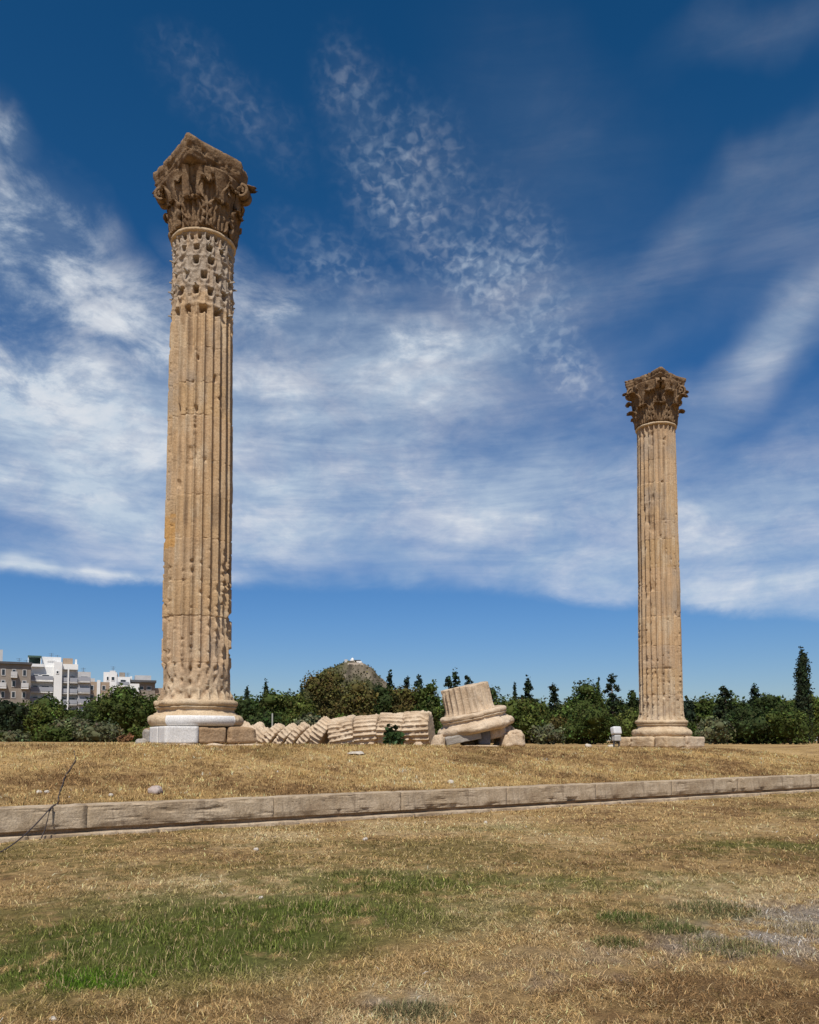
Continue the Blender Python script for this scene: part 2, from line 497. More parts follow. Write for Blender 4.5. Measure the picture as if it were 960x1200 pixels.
# ------------------------------------------------------------------ stone kerb
def build_kerb():
    root = empty('stone_kerb', (K0.x, K0.y, 0), (0, 0, math.atan2(KD.y, KD.x)),
                 'long low stone kerb of weathered grey blocks along the foot of the bank', 'kerb')
    rnd = random.Random(4)
    t = -18.3; k = 0
    while t < 26:
        ln = rnd.choice([3.4, 4.2, 2.9, 3.8, 2.6])
        hz = .385 + rnd.uniform(-.006, .006)
        P, Q = block_data(ln - .002, .5, hz, seed=k + 3, amp=.006, rad=.010, cuts=40, freq=1.9)
        # worn notches and pits on the front face
        fr = P[:, 1] < -.2
        pit = np.maximum(0, fbm(P * np.array([3.2, 1, 8]) + k * 3.7, 77, 4) - .33)
        P[:, 1] += np.where(fr, pit * .07, 0)
        nick = np.maximum(0, fbm(np.stack([P[:, 0] * 3.1 + k * 9, P[:, 0] * 0, P[:, 2] * 2], 1), 79, 4) - .34)
        P[:, 2] -= np.where((P[:, 2] > .3) & (P[:, 1] < -.15), nick * .16, 0)
        P[:, 1] += np.where((P[:, 2] < .1) & fr, nick * .20, 0)
        low = np.clip((.10 - P[:, 2]) / .1, 0, 1)
        P[:, 1] += np.where(fr, low * .05 * np.maximum(0, fbm(P * 3 + k, 78, 3) + .35), 0)
        mesh_np('block', P, Q, M['kerb'], root, True, loc=(t + ln / 2, .25 + rnd.uniform(-.004, .004), .135))
        t += ln; k += 1
    t = -17.6
    while t < 26:
        ln = rnd.choice([2.1, 2.7, 3.3])
        P, Q = block_data(ln - .004, .55, .15, seed=k + 60, amp=.008, rad=.015, cuts=22, freq=2.2)
        mesh_np('step', P, Q, M['kerb'], root, True, loc=(t + ln / 2, .19, -.085))
        t += ln; k += 1
    # recessed bed joint that reads as the dark line
    mb = MB(); mb.box(-17.5, 26, .10, .42, .04, .15)
    mb.build('bed_joint', M['brown'], root)
build_kerb()

# ------------------------------------------------------------------ columns
NF = 24
def flute(ang, depth, fillet=.17):
    p = (ang * NF / (2 * PI)) % 1.0
    h = .5 - fillet / 2
    x = np.clip(np.abs(p - .5) / h, 0, 1)
    return depth * np.sqrt(1 - x ** 2.2) * (np.abs(p - .5) < h)

def fluted_mesh(rows, rad, seed, depth=.085, dmg=None, extra=None, joints=(), nseg=NF * 12, cap=True, rot=0):
    a = np.linspace(0, 2 * PI, nseg, endpoint=False)
    A, Z = np.meshgrid(a, rows)
    A = A.ravel(); Z = Z.ravel()
    r0 = rad(Z)
    fd = depth * np.minimum(1, r0 / .95)
    f = flute(A + rot, 1.0)
    P0 = np.stack([r0 * np.cos(A), r0 * np.sin(A), Z], 1)
    arr = np.round(A * NF / (2 * PI))
    # chips along the edges between flutes, each edge with its own noise
    chn = fbm(np.stack([arr * 5.7 + .3, Z * 8.5, A * 0 + seed], 1), seed, 2)
    chn2 = fbm(P0 * 1.1 + seed, seed + 3, 3)
    amt = dmg(A, Z) if dmg else np.full_like(A, .3)
    d = np.clip((chn + amt * 1.3 + .35 * chn2 - .55) * 2.4, 0, 1)
    inward = f * fd + (1 - f) * d * fd * .72
    rough = .008 * fbm(P0 * 6, seed + 5, 4) + .010 * fbm(P0 * 1.4, seed + 6, 3)
    rr = r0 - inward + rough
    for zj in joints:
        g = np.clip(1 - np.abs(Z - zj) / .028, 0, 1)
        cj = .15 + np.maximum(0, fbm(np.stack([A * 6, A * 0 + zj * 3, A * 0], 1), seed + 8, 3)) * 2.0
        rr = rr - g * .018 * cj
        big = np.clip(1 - np.abs(Z - zj) / .09, 0, 1) * np.maximum(0, fbm(np.stack([np.cos(A) * 4, np.sin(A) * 4, A * 0 + zj * 7], 1), seed + 12, 3) - .36)
        rr = rr - big * .24
    if extra is not None:
        rr = rr + extra(A, Z, f * fd)
    V = np.stack([rr * np.cos(A), rr * np.sin(A), Z], 1)
    nr = len(rows)
    i = np.arange((nr - 1) * nseg); rI, q = i // nseg, i % nseg
    Q = np.stack([rI * nseg + q, rI * nseg + (q + 1) % nseg, (rI + 1) * nseg + (q + 1) % nseg, (rI + 1) * nseg + q], 1)
    Fs = [Q]
    if cap:
        n = len(V)
        tops = []
        V2 = [V]; Tl = []
        for (r_i, zz, flip) in ((0, rows[0], True), (nr - 1, rows[-1], False)):
            ring = r_i * nseg + np.arange(nseg)
            prev = ring; base = n
            for sc in (.85, .55, .25):
                cv = V[ring].copy(); cv[:, :2] *= sc
                cv[:, 2] = zz + .03 * fbm(cv * 2.3 + seed, seed + 31, 3)
                V2.append(cv); cur = base + np.arange(nseg); base += nseg
                q1 = np.stack([prev, np.roll(prev, -1), np.roll(cur, -1), cur], 1)
                Fs.append(q1[:, ::-1] if flip else q1); prev = cur
            V2.append(np.array([[0, 0, zz]])); c = base; base += 1
            t = np.stack([prev, np.roll(prev, -1), np.full(nseg, c)], 1)
            Tl.append(t[:, ::-1] if flip else t); n = base
        V = np.concatenate(V2)
        Qs = np.concatenate(Fs); Ts = np.concatenate(Tl)
        Fs = [Qs, Ts]
    return V, Fs, A, Z

def lathe(profile, nseg=128, seed=0, amp=.012, freq=3.0, chip=.0):
    """profile list of (r, z); resampled finely; weathered"""
    pr = np.array(profile, float)
    seg = np.concatenate([[0], np.cumsum(np.linalg.norm(np.diff(pr, axis=0), axis=1))])
    n = max(8, int(seg[-1] / .035))
    u = np.linspace(0, seg[-1], n)
    r = np.interp(u, seg, pr[:, 0]); z = np.interp(u, seg, pr[:, 1])
    a = np.linspace(0, 2 * PI, nseg, endpoint=False)
    A, Rr = np.meshgrid(a, r); _, Z = np.meshgrid(a, z)
    A, Rr, Z = A.ravel(), Rr.ravel(), Z.ravel()
    P = np.stack([Rr * np.cos(A), Rr * np.sin(A), Z], 1)
    dr = amp * fbm(P * freq, seed, 4) * 1.6
    if chip:
        dr -= chip * np.maximum(0, fbm(P * np.array([1.7, 1.7, 2.6]) + 5, seed + 4, 4) - .1)
    rr = np.where(Rr > .02, Rr + dr, Rr)
    V = np.stack([rr * np.cos(A), rr * np.sin(A), Z + dr * .3], 1)
    i = np.arange((n - 1) * nseg); rI, q = i // nseg, i % nseg
    Q = np.stack([rI * nseg + q, rI * nseg + (q + 1) % nseg, (rI + 1) * nseg + (q + 1) % nseg, (rI + 1) * nseg + q], 1)
    return V, Q

def torus_prof(rc, zc, rb, n=9, a0=-PI / 2, a1=PI / 2):
    return [(rc + rb * math.cos(t), zc + rb * math.sin(t)) for t in np.linspace(a0, a1, n)]

def base_profile(s=1.0):
    p = [(.3, 0), (1.1, .0)] + torus_prof(1.10, .165, .165) + [(1.10, .33), (1.10, .36)]
    p += [(1.04, .38), (1.015, .42), (1.02, .47), (1.07, .50), (1.08, .53)] + torus_prof(1.02, .62, .085) + [(1.02, .715), (.5, .72)]
    return [(a * s, b * s) for a, b in p]

def leaf_mesh(h, w, r_of_z, z0, curl, seed, thick=.05, lobes=4, lean=.05):
    """acanthus leaf against a bell of radius r_of_z; grows in +x direction"""
    nu, nv = 21, 34
    u = np.linspace(-1, 1, nu); v = np.linspace(0, 1, nv)
    U, Vv = np.meshgrid(u, v)
    U, Vv = U.ravel(), Vv.ravel()
    # centre line: rises, then rolls over outwards
    s = Vv
    k = np.clip((s - .62) / .38, 0, 1)
    th = k * 2.6
    zc = h * np.where(s < .62, s / .62 * .78, .78 + .22 * np.sin(np.minimum(th, 2.4)) )
    out = lean * s + curl * (1 - np.cos(th)) * .62
    wid = w * (.78 + .30 * np.sin(PI * np.clip(s, 0, 1) * .8)) * (1 - .62 * k ** 1.5)
    lob = 1 - .34 * (1 - np.abs(np.sin(s * PI * lobes)) ** .5) * np.abs(U) ** 1.5
    y = U * wid * .5 * lob
    rib = .05 * np.exp(-(U / .10) ** 2) + .036 * np.cos(U * PI * 5) * (np.abs(U) > .15)
    x = r_of_z(z0 + zc) + out + rib + .03 + .05 * (np.abs(U) ** 2) * (.4 + k)
    P = np.stack([x, y, z0 + zc], 1)
    P += .020 * np.stack([fbm(P * 9, seed, 2), fbm(P * 9 + 4, seed + 1, 2), fbm(P * 9 + 8, seed + 2, 2)], 1)
    back = P.copy(); back[:, 0] -= thick * (1.0 - .3 * k)
    back[:, 2] -= thick * .6 * k
    V = np.concatenate([P, back])
    n = nu * nv
    Q = []
    for j in range(nv - 1):
        for i in range(nu - 1):
            a = j * nu + i
            Q.append((a, a + 1, a + nu + 1, a + nu)); Q.append((n + a, n + a + nu, n + a + nu + 1, n + a + 1))
        for e, s_ in ((0, 1), (nu - 1, 0)):
            a = j * nu + e
            q = (a, a + nu, n + a + nu, n + a)
            Q.append(q if s_ else q[::-1])
    for j, s_ in ((0, 0), (nv - 1, 1)):
        for i in range(nu - 1):
            a = j * nu + i
            q = (a, a + 1, n + a + 1, n + a)
            Q.append(q[::-1] if s_ == 0 else q[::-1])
    return V, np.array(Q)

def ribbon(path, wid, thick, seed=0):
    """path of (x, z) in the x-z plane, extruded in y"""
    p = np.array(path, float)
    t = np.gradient(p, axis=0); t /= np.linalg.norm(t, axis=1, keepdims=True) + 1e-9
    nrm = np.stack([-t[:, 1], t[:, 0]], 1)
    n = len(p)
    wid = np.broadcast_to(wid, (n,)); thick = np.broadcast_to(thick, (n,))
    V = []
    for i in range(n):
        o = nrm[i] * thick[i] / 2
        ys = (-wid[i] / 2, -wid[i] * .25, wid[i] * .25, wid[i] / 2)
        bul = (0, .02, .02, 0)
        for yy, bb in zip(ys, bul): V.append((p[i, 0] + o[0] * (1 - bb * 12), yy, p[i, 1] + o[1] * (1 - bb * 12)))
        for yy in ys[::-1]: V.append((p[i, 0] - o[0], yy, p[i, 1] - o[1]))
    V = np.array(V)
    V += .01 * np.stack([fbm(V * 7, seed, 2), fbm(V * 7 + 3, seed, 2), fbm(V * 7 + 6, seed, 2)], 1)
    Q = []
    for i in range(n - 1):
        for k in range(8):
            Q.append((i*8+k, i*8+(k+1) % 8, (i+1)*8+(k+1) % 8, (i+1)*8+k))
    Q += [(0, 3, 4, 7), (0, 1, 2, 3), (4, 5, 6, 7)]
    e = (n - 1) * 8
    Q += [(e+0, e+7, e+4, e+3), (e+3, e+2, e+1, e+0), (e+7, e+6, e+5, e+4)]
    return V, np.array(Q)

def volute_path(r0, z0, r1, z1, rs, turns=1.35):
    """stalk from (r0,z0) up and out to a scroll whose top touches (r1,z1)"""
    pts = []
    cx, cz = r1 - rs * .85, z1 - rs
    for k in np.linspace(0, 1, 12):
        x = r0 + (cx - r0) * k ** 1.7
        z = z0 + (cz + rs - z0) * (1 - (1 - k) ** 1.6)
        pts.append((x, z))
    for k in np.linspace(0.04, 1, 26):
        a = PI / 2 - k * turns * 2 * PI
        rr = rs * (1 - .72 * k)
        pts.append((cx + rr * math.cos(a), cz + rr * math.sin(a)))
    return pts

def abacus_mesh(Rc, thick, seed, sag=.22, breaks=(), cut=.16, amp=.014):
    """concave-sided slab with clipped corners: corner radius Rc; corners on the diagonals"""
    out = []
    half = Rc / math.sqrt(2)
    n = 40
    for sdx in range(4):
        ang = sdx * PI / 2
        c0 = np.array([half, -half + cut]); c1 = np.array([half, half - cut])
        for k in range(n):
            t = k / (n - 1)
            p = c0 * (1 - t) + c1 * t
            p = p + np.array([-sag * 4 * t * (1 - t) , 0])
            out.append((p[0] * math.cos(ang) - p[1] * math.sin(ang), p[0] * math.sin(ang) + p[1] * math.cos(ang)))
    O = np.array(out)
    for (bx, by, dist) in breaks:            # snapped-off corners: clip by a line
        d = np.array([bx, by]) / math.hypot(bx, by)
        pr = O @ d
        ex = np.maximum(0, pr - dist)
        O = O - ex[:, None] * d[None, :]
    m = len(O)
    prof = [(.93, 0), (.94, .15), (.95, .30), (.975, .36), (.955, .42), (.97, .55), (.99, .66), (1.0, .72), (1.0, .86), (1.0, 1.0)]
    V = []
    for sc, z in prof:
        V.append(np.concatenate([O * sc, np.full((m, 1), z * thick)], 1))
    for sc, z in ((.9, 1.0), (.5, 1.0), (.1, 1.0)):
        V.append(np.concatenate([O * sc, np.full((m, 1), z * thick)], 1))
    for sc in (.6, .1):
        V.insert(0, np.concatenate([O * sc * .93, np.full((m, 1), 0.0)], 1))
    V.insert(0, V.pop(1)) if False else None
    nr = len(V)
    V = np.concatenate(V)
    # order: .1, .6 undersides then profile
    idx = [1, 0] + list(range(2, nr))
    V = V + amp * 1.0 * np.stack([fbm(V * 3.1, seed, 4), fbm(V * 3.1 + 7, seed, 4), fbm(V * 3.1 + 14, seed, 4)], 1) * 1.5
    chip = np.maximum(0, fbm(V * np.array([5, 5, 9]) + seed, seed + 5, 3) - .12)
    rad_ = np.linalg.norm(V[:, :2], axis=1, keepdims=True)
    V[:, :2] -= V[:, :2] / np.maximum(rad_, .3) * (chip * .30)[:, None] * (rad_ > .8)
    Q = []
    for r_ in range(nr - 1):
        for k in range(m):
            Q.append((r_*m+k, r_*m+(k+1) % m, (r_+1)*m+(k+1) % m, (r_+1)*m+k))
    Q = np.array(Q)
    caps = [np.arange(m)[::-1][None, :], ((nr - 1) * m + np.arange(m))[None, :]]
    # close centre with fans
    c0 = len(V); V = np.concatenate([V, [V[:m].mean(0)], [V[(nr-1)*m:].mean(0)]])
    T = [(c0, (k + 1) % m, k) for k in range(m)] + [(c0 + 1, (nr-1)*m + k, (nr-1)*m + (k+1) % m) for k in range(m)]
    return V, [Q, np.array(T)]

def rotz(V, a):
    c, s = math.cos(a), math.sin(a)
    W = np.array(V, float).copy()
    W[:, 0], W[:, 1] = c * V[:, 0] - s * V[:, 1], s * V[:, 0] + c * V[:, 1]
    return W

def make_capital(root, z, r0, ang, seed, worn):
    """capital part of a column; abacus side normals at ang + k*90deg"""
    H = 2.30; ab = .40 if not worn else .58
    bell_h = H - ab
    def rb(zz):
        k = np.clip(np.asarray(zz, float) / bell_h, 0, 1)
        return r0 * (1.0 + .04 * k) + .20 * k ** 2.5
    zs = np.linspace(0, bell_h, 24)
    prof = [(.2, -.01)] + [(r0 - .02, 0)] + [(float(rb(q)), float(q)) for q in zs] + [(.3, bell_h + .005)]
    V, Q = lathe(prof, 96, seed, .03 if worn else .02, 2.6, .09 if worn else .03)
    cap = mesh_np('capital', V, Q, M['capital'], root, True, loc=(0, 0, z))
    # astragal ring
    V, Q = lathe([(r0 - .1, -.11)] + torus_prof(r0 + .015, -.05, .055) + [(r0 - .1, .01)], 120, seed + 1, .008, 4, .04)
    mesh_np('astragal', V, Q, M['base'], cap, True)
    rnd = random.Random(seed)
    for row, (cnt, h, z0, off, curl, w) in enumerate(((8, .80, .03, 0, .26, .70), (8, 1.36, .06, .5, .33, .62))):
        if worn: curl *= .42
        protos = [leaf_mesh(h * (1 + .06 * (q - 1)), w, rb, z0, curl * (1, .75, 1.15)[q], seed + q + 5 * row, .06) for q in range(3)]
        for k in range(cnt):
            V, Q = protos[rnd.randrange(3)]
            V = V.copy()
            if worn:   # battered: ragged relief, tips mostly gone
                q_ = V * np.array([3.4, 3.4, 2.6]) + k * 9.1 + row * 4
                V = V + (.055 * fbm(q_, seed + 70, 4))[:, None] * np.array([1.0, .5, .9])
                V[:, 0] += .03 * fbm(q_ * 3, seed + 72, 3)
                if rnd.random() < .3: V[:, 0] -= .10
            V = rotz(V, ang + (k + off) * 2 * PI / cnt)
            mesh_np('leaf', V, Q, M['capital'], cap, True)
    Rc = 1.60 if worn else 1.47
    br = []
    if worn:
        # the corner to the right is snapped off, the left one chipped
        br = [(math.cos(PI / 4), math.sin(PI / 4), 9)]
    V, Fs = abacus_mesh(Rc, ab, seed + 3, sag=.05 if worn else .13, cut=.05 if worn else .085,
                        breaks=[(1, 1, 1.22)] if worn else [], amp=.010 if worn else .014)
    V = rotz(V, ang)
    V[:, 2] += bell_h - .003
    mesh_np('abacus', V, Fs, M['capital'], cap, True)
    for k in range(4):
        a = ang + PI / 4 + k * PI / 2
        if worn and k == 3:                                # the volute facing the viewer is gone: two broken stalks and an open cavity
            for sgn in (-1, 1):
                P = volute_path(.98, .80, 1.34, bell_h - .01, .20)[:11]
                V, Q = ribbon(P, .20, .16, seed + 90 + sgn)
                V[:, 1] += sgn * .20
                V[:, 1] += .04 * fbm(V * 4, seed + 91, 3)
                mesh_np('volute_stump', rotz(V, a), Q, M['capital'], cap, True)
            continue
        for sgn in (-1, 1):
            rs = .24 if not worn else .21
            P = volute_path(1.0, .95, 1.32 if not worn else (1.42 if k else 1.34), bell_h - .01, rs)
            V, Q = ribbon(P, .17, .09, seed + 40 + k)
            V[:, 1] += sgn * .10
            V = rotz(V, a + sgn * .03)
            mesh_np('volute', V, Q, M['capital'], cap, True)
        # leaf that carries the volute
        V, Q = leaf_mesh(.62, .50, rb, 1.08, .30, seed + 60 + k, .06)
        mesh_np('leaf', rotz(V, a), Q, M['capital'], cap, True)
    for k in range(4):
        a = ang + k * PI / 2
        for sgn in (-1, 1):
            P = volute_path(1.0, 1.15, 1.13, bell_h - .02, .13, 1.2)
            V, Q = ribbon(P, .10, .06, seed + 80 + k)
            V = rotz(V, a + sgn * .26)
            if worn: V = V + (.05 * fbm(V * 5 + k, seed + 77, 3))[:, None]
            if worn and rnd.random() < .3: continue
            mesh_np('helix', V, Q, M['capital'], cap, True)
        if not worn or k in (0, 2):
            P, Q = block_data(.22, .34, .40, seed=seed + k, amp=.04, rad=.1, cuts=6, freq=6)
            P[:, 0] += Rc / math.sqrt(2) - .24; P[:, 2] += bell_h + .02
            mesh_np('flower', rotz(P, a), Q, M['capital'], cap, True)
    return cap

JOINTS = [1.35, 2.42, 3.6, 4.75, 5.95, 7.15, 8.2, 9.4, 10.45, 11.35, 12.2, 13.1]
def make_column(root, ang, seed, worn):
    zb0 = .50
    V, Q = lathe(base_profile(1.06), 200, seed, .026, 2.8, .20)
    V[:, 2] += zb0
    base = mesh_np('column_base', V, Q, M['base'], root, True)
    z0, z1 = zb0 + .76, 14.80
    H = z1 - z0
    rb_, rt = .985, .875
    def rad(Z):
        k = np.clip((Z - z0) / H, 0, 1)
        r = rb_ + (rt - rb_) * (k ** 1.25)
        r = r + .10 * np.exp(-(Z - z0) / .16)
        return r + .05 * np.exp(-(z1 - Z) / .10)
    jo = [z0 + (j - 1.35) + rd for j, rd in zip(JOINTS[1:], np.random.default_rng(seed).uniform(-.1, .1, 20))]
    rows = np.arange(z0, z1, .034)
    rows = np.unique(np.concatenate([rows, [z1]] + [[j - .028, j, j + .028] for j in jo]))
    def dmg(A, Z):
        k = (Z - z0) / H
        n = fbm(np.stack([np.cos(A) * 1.2, np.sin(A) * 1.2, Z * .45], 1), seed + 21, 3)
        if worn:
            return .0 + .34 * sstep(.36, .24, k) + .18 * n * sstep(.5, .2, k) + .08 * n
        return .06 + .14 * sstep(.45, .1, k) + .18 * n
    HR = [(12.42, 12, .0, .19, .19), (12.98, 12, .5, .18, .20), (13.42, 12, .0, .16, .20), (13.88, 12, .5, .19, .17), (14.24, 14, .0, .17, .14), (14.56, 24, .0, .11, .13)]
    def extra(A, Z, fl):
        out = np.zeros_like(A)
        P = np.stack([np.cos(A) * .95, np.sin(A) * .95, Z], 1)
        if worn:
            zone = sstep(12.25, 12.75, Z + .12 * fbm(P * 3, seed + 2, 2))
            out += zone * fl * .75                       # flutes almost filled by the patching
            out += zone * (.03 * fbm(P * 6, seed + 33, 4) - .02)
            for (zr, cnt, ph, w, h) in HR:
                ci = np.floor(A / (2 * PI) * cnt + ph)
                j1 = np.sin(ci * 12.99 + zr * 78.2) * 43758.5; j1 = j1 - np.floor(j1)
                j2 = np.sin(ci * 39.3 + zr * 11.7) * 24634.6; j2 = j2 - np.floor(j2)
                p = ((A / (2 * PI) * cnt + ph) % 1.0 - .5 + .10 * (j1 - .5)) * (2 * PI * .9 / cnt)
                p = p / (.92 + .35 * j2)
                jit = .04 * (j2 - .5)
                dz = Z - zr - jit
                hole = sstep(1.15, .7, np.abs(p) / (w / 2)) * sstep(1.15, .75, np.abs(dz) / (h / 2))
                hole = hole * np.where(j1 > .9, .15, 1)
                out -= .30 * hole
                lip = np.exp(-((np.sqrt((p / (w * .62)) ** 2 + (np.minimum(dz + h * .15, 0) / (h * .95)) ** 2) - 1) / .28) ** 2) * (dz < h * .2)
                out += .045 * lip * zone
                band = np.exp(-((dz - h * .75) / .045) ** 2)
                out += .04 * band * (.6 + .6 * fbm(P * 4 + zr, seed + 35, 2))
        # battered bottom drum
        bot = sstep(z0 + 1.05, z0 + .85, Z) * sstep(z0 + .12, z0 + .3, Z)
        if worn:
            out += bot * (fl * .8 - .05 + .05 * fbm(P * 2.2, seed + 41, 4))
        # big lost chunks
        sc = np.maximum(0, fbm(P * np.array([1.5, 1.5, 1.0]) + 3, seed + 43, 4) - (.47 if worn else .44))
        out -= sc * .34
        # random dowel and clamp holes
        rg = np.random.default_rng(seed + 4)
        for _ in range(26):
            az, zz = rg.uniform(0, 2 * PI), rg.uniform(z0 + .4, z0 + H * (.75 if worn else .95))
            s1, s2 = rg.uniform(.035, .07), rg.uniform(.05, .13)
            da = (A - az + PI) % (2 * PI) - PI
            out -= .09 * np.exp(-((da * .95 / s1) ** 4) - ((Z - zz) / s2) ** 4)
        # slight offset of every drum
        lev = np.zeros_like(Z)
        for q, j in enumerate(jo): lev += (Z > j) * (.012 * math.sin(q * 5.1 + seed))
        return out + lev * np.cos(A + lev * 40)
    V, Fs, A, Z = fluted_mesh(rows, rad, seed, .118, dmg, extra, jo, NF * 16, cap=False, rot=ang)
    # colour of the stone: each drum its own tone, stains and patches
    k = np.zeros(len(Z), int)
    for j in jo: k += (Z > j)
    rg = np.random.default_rng(seed + 7)
    tone = rg.uniform(.90, 1.07, 20); warm = rg.uniform(-.018, .018, 20)
    P = np.stack([np.cos(A), np.sin(A), Z], 1)
    c = np.array([.50, .35, .205]) * tone[k][:, None]
    c[:, 2] -= warm[k]; c[:, 0] += warm[k] * .6
    def mix(c, t, w): w = np.clip(w, 0, 1)[:, None]; return c * (1 - w) + np.array(t) * w
    n1 = fbm(P * np.array([1.6, 1.6, .8]), seed + 51, 4); n2 = fbm(P * np.array([4, 4, 1.1]), seed + 53, 4); n3 = fbm(P * 6, seed + 54, 3)
    c = mix(c, (.36, .30, .24), .75 * sstep(.0, .5, n1 + .2 * n2))
    c = mix(c, (.57, .455, .31), .7 * sstep(.05, .5, n2))
    c = mix(c, (.45, .29, .15), .5 * sstep(.15, .5, -n1 + .3 * n3))
    c = mix(c, (.23, .155, .095), .75 * sstep(.12, .5, fbm(P * np.array([7, 7, .6]), seed + 57, 3)))
    if worn:
        c = mix(c, (.50, .27, .07), .85 * ((Z > 5.55) & (Z < 6.5)) * sstep(.70, .95, np.cos(A - R(-160)) + .25 * n3))
        zone = sstep(12.2, 13.4, Z + .5 * n1)
        c = mix(c, (.31, .265, .215), .9 * zone * sstep(-.7, .1, n2))
        c = mix(c, (.42, .36, .295), .7 * zone * sstep(.05, .35, n3))
        c = mix(c, (.64, .52, .36), .75 * sstep(z0 + 1.0, z0 + .1, Z) * sstep(-.3, .3, n3))
    else:
        c = mix(c, (.60, .49, .34), .7 * sstep(z0 + 2.6, z0 + .4, Z) * sstep(-.4, .3, n3))
    shaft = mesh_np('shaft', V, Fs, M['shaft'], root, True, col=c)
    if worn:
        mb = MB(); rg = np.random.default_rng(3)
        for (zr, cnt, ph, w, h) in HR[:5]:
            for q in range(cnt):
                if rg.uniform() < .6: continue
                a = (q + .5 - ph) / cnt * 2 * PI + rg.uniform(-.08, .08)
                ln = rg.uniform(.05, .13); z = zr + h * .6
                V = np.array([(.8, -.04, -.03), (.8, .04, -.03), (.8, .04, .03), (.8, -.04, .03), (.9 + ln, -.012, .0), (.9 + ln, .012, .0), (.9 + ln, .012, .025), (.9 + ln, -.012, .025)])
                V = rotz(V, a); V[:, 2] += z
                mb.add(V, [(0,3,2,1),(4,5,6,7),(0,1,5,4),(1,2,6,5),(2,3,7,6),(3,0,4,7)])
        mb.build('stone_wedges', M['greystone'], shaft)
    make_capital(root, z1, rad(np.array([z1]))[0] - .05, ang, seed + 100, worn)
    return base

TA = math.atan2(KD.y, KD.x)           # temple axis
# ---- nearer column, left
C1 = (-6.12, 23.5)
col1 = empty('corinthian_column', (C1[0], C1[1], 1.49), (0, 0, 0),
             'taller looking nearer column with a broken capital and a white marble patch in its plinth', 'column', 'standing temple columns')
make_column(col1, TA - PI / 2 + R(8), 12, True)
def plinth_left(root):
    pl = empty('plinth', (0, 0, 0), (0, 0, TA), parent=root)
    # local frame: x along the kerb, -y towards the viewer's right-front face
    P, Q = block_data(2.30, 2.2, .47, seed=5, amp=.02, rad=.05, cuts=18)
    mesh_np('core_block', P, Q, M['brown'], pl, True, loc=(-.02, .10, 0))
    s = 1.3
    o = block('marble_slab', (.92, .62, .47), M['white'], pl, (-s + .47, -s + .31, .03), seed=7, amp=.003, rad=.012, cuts=8)
    o['label'] = 'new white marble slab let into the front corner'
    o = block('marble_slab', (.50, .80, .465), M['white'], pl, (-s + .262, -s + 1.035, .03), seed=8, amp=.003, rad=.012, cuts=8)
    o = block('stone_block', (.80, .55, .45), M['brown'], pl, (.04, -s + .27, .03), seed=9, amp=.02, rad=.07, cuts=16)
    o = block('stone_block', (.90, .60, .46), M['brown'], pl, (.90, -s + .30, .03), seed=10, amp=.025, rad=.09, cuts=16, taper=(.12, .05))
    o = block('stone_block', (.6, .85, .42), M['greystone'], pl, (-s + .32, .62, .02), seed=11, amp=.03, rad=.08, cuts=14, taper=(.15, .1))
    o = block('footing', (3.0, 2.9, .16), M['slab'], pl, (0, 0, -.13), seed=13, amp=.03, rad=.05, cuts=20)
plinth_left(col1)
# strip of new marble let into the lower torus
def torus_patch(root):
    a0, a1 = R(-112), R(-24)
    V = []; Q = []
    n, m = 40, 10
    for i, a in enumerate(np.linspace(a0, a1, n)):
        for j, t in enumerate(np.linspace(-1.35, .75, m)):
            r = (1.10 + .165 * math.cos(t)) * 1.06 + .022; z = (.165 + .165 * math.sin(t)) * 1.06 + .50
            V.append((r * math.cos(a), r * math.sin(a), z + .004))
    for i, a in enumerate(np.linspace(a0, a1, n)):
        for j, t in enumerate(np.linspace(-1.35, .75, m)):
            r = (1.0) * 1.06; z = (.165 + .165 * math.sin(t)) * 1.06 + .50
            V.append((r * math.cos(a), r * math.sin(a), z))
    k = n * m
    for i in range(n - 1):
        for j in range(m - 1):
            a = i * m + j
            Q.append((a, a + m, a + m + 1, a + 1)); Q.append((k + a, k + a + 1, k + a + m + 1, k + a + m))
        for j, f in ((0, 0), (m - 1, 1)):
            a = i * m + j
            q = (a, k + a, k + a + m, a + m); Q.append(q if not f else q[::-1])
    for i, f in ((0, 1), (n - 1, 0)):
        for j in range(m - 1):
            a = i * m + j; q = (a, a + 1, k + a + 1, k + a); Q.append(q if not f else q[::-1])
    o = mesh_np('marble_strip', np.array(V), np.array(Q), M['white'], root, True)
    o['label'] = 'smooth white strip of new marble in the lower moulding'
torus_patch(col1)

# ---- farther column, right
C2 = (11.62, 37.8)
col2 = empty('corinthian_column', (C2[0], C2[1], 1.27), (0, 0, 0),
             'farther smaller looking column at the right with its leafy capital still whole', 'column', 'standing temple columns')
col2.scale = (1.0, 1.0, 1.015)
make_column(col2, TA - PI / 2 + R(5), 37, False)
def plinth_right(root):
    pl = empty('plinth', (0, 0, 0), (0, 0, TA), parent=root)
    s = 1.36
    P, Q = block_data(2.4, 2.4, .47, seed=25, amp=.02, rad=.06, cuts=18)
    mesh_np('core_block', P, Q, M['brown'], pl, True, loc=(0, 0, .0))
    for q, (dx, dy, x, y) in enumerate(((1.35, .7, -s + .68, -s + .35), (1.33, .72, .70, -s + .36), (.7, 1.3, -s + .35, .04), (.72, .68, -s + .36, 1.04))):
        block('stone_block', (dx, dy, .5 - .01 * q), M['base' if q != 1 else 'slab'], pl, (x, y, .02), seed=26 + q, amp=.03, rad=.09, cuts=16)
    block('footing', (2.9, 2.9, .16), M['slab'], pl, (0, 0, -.14), seed=33, amp=.03, rad=.05, cuts=20)
plinth_right(col2)

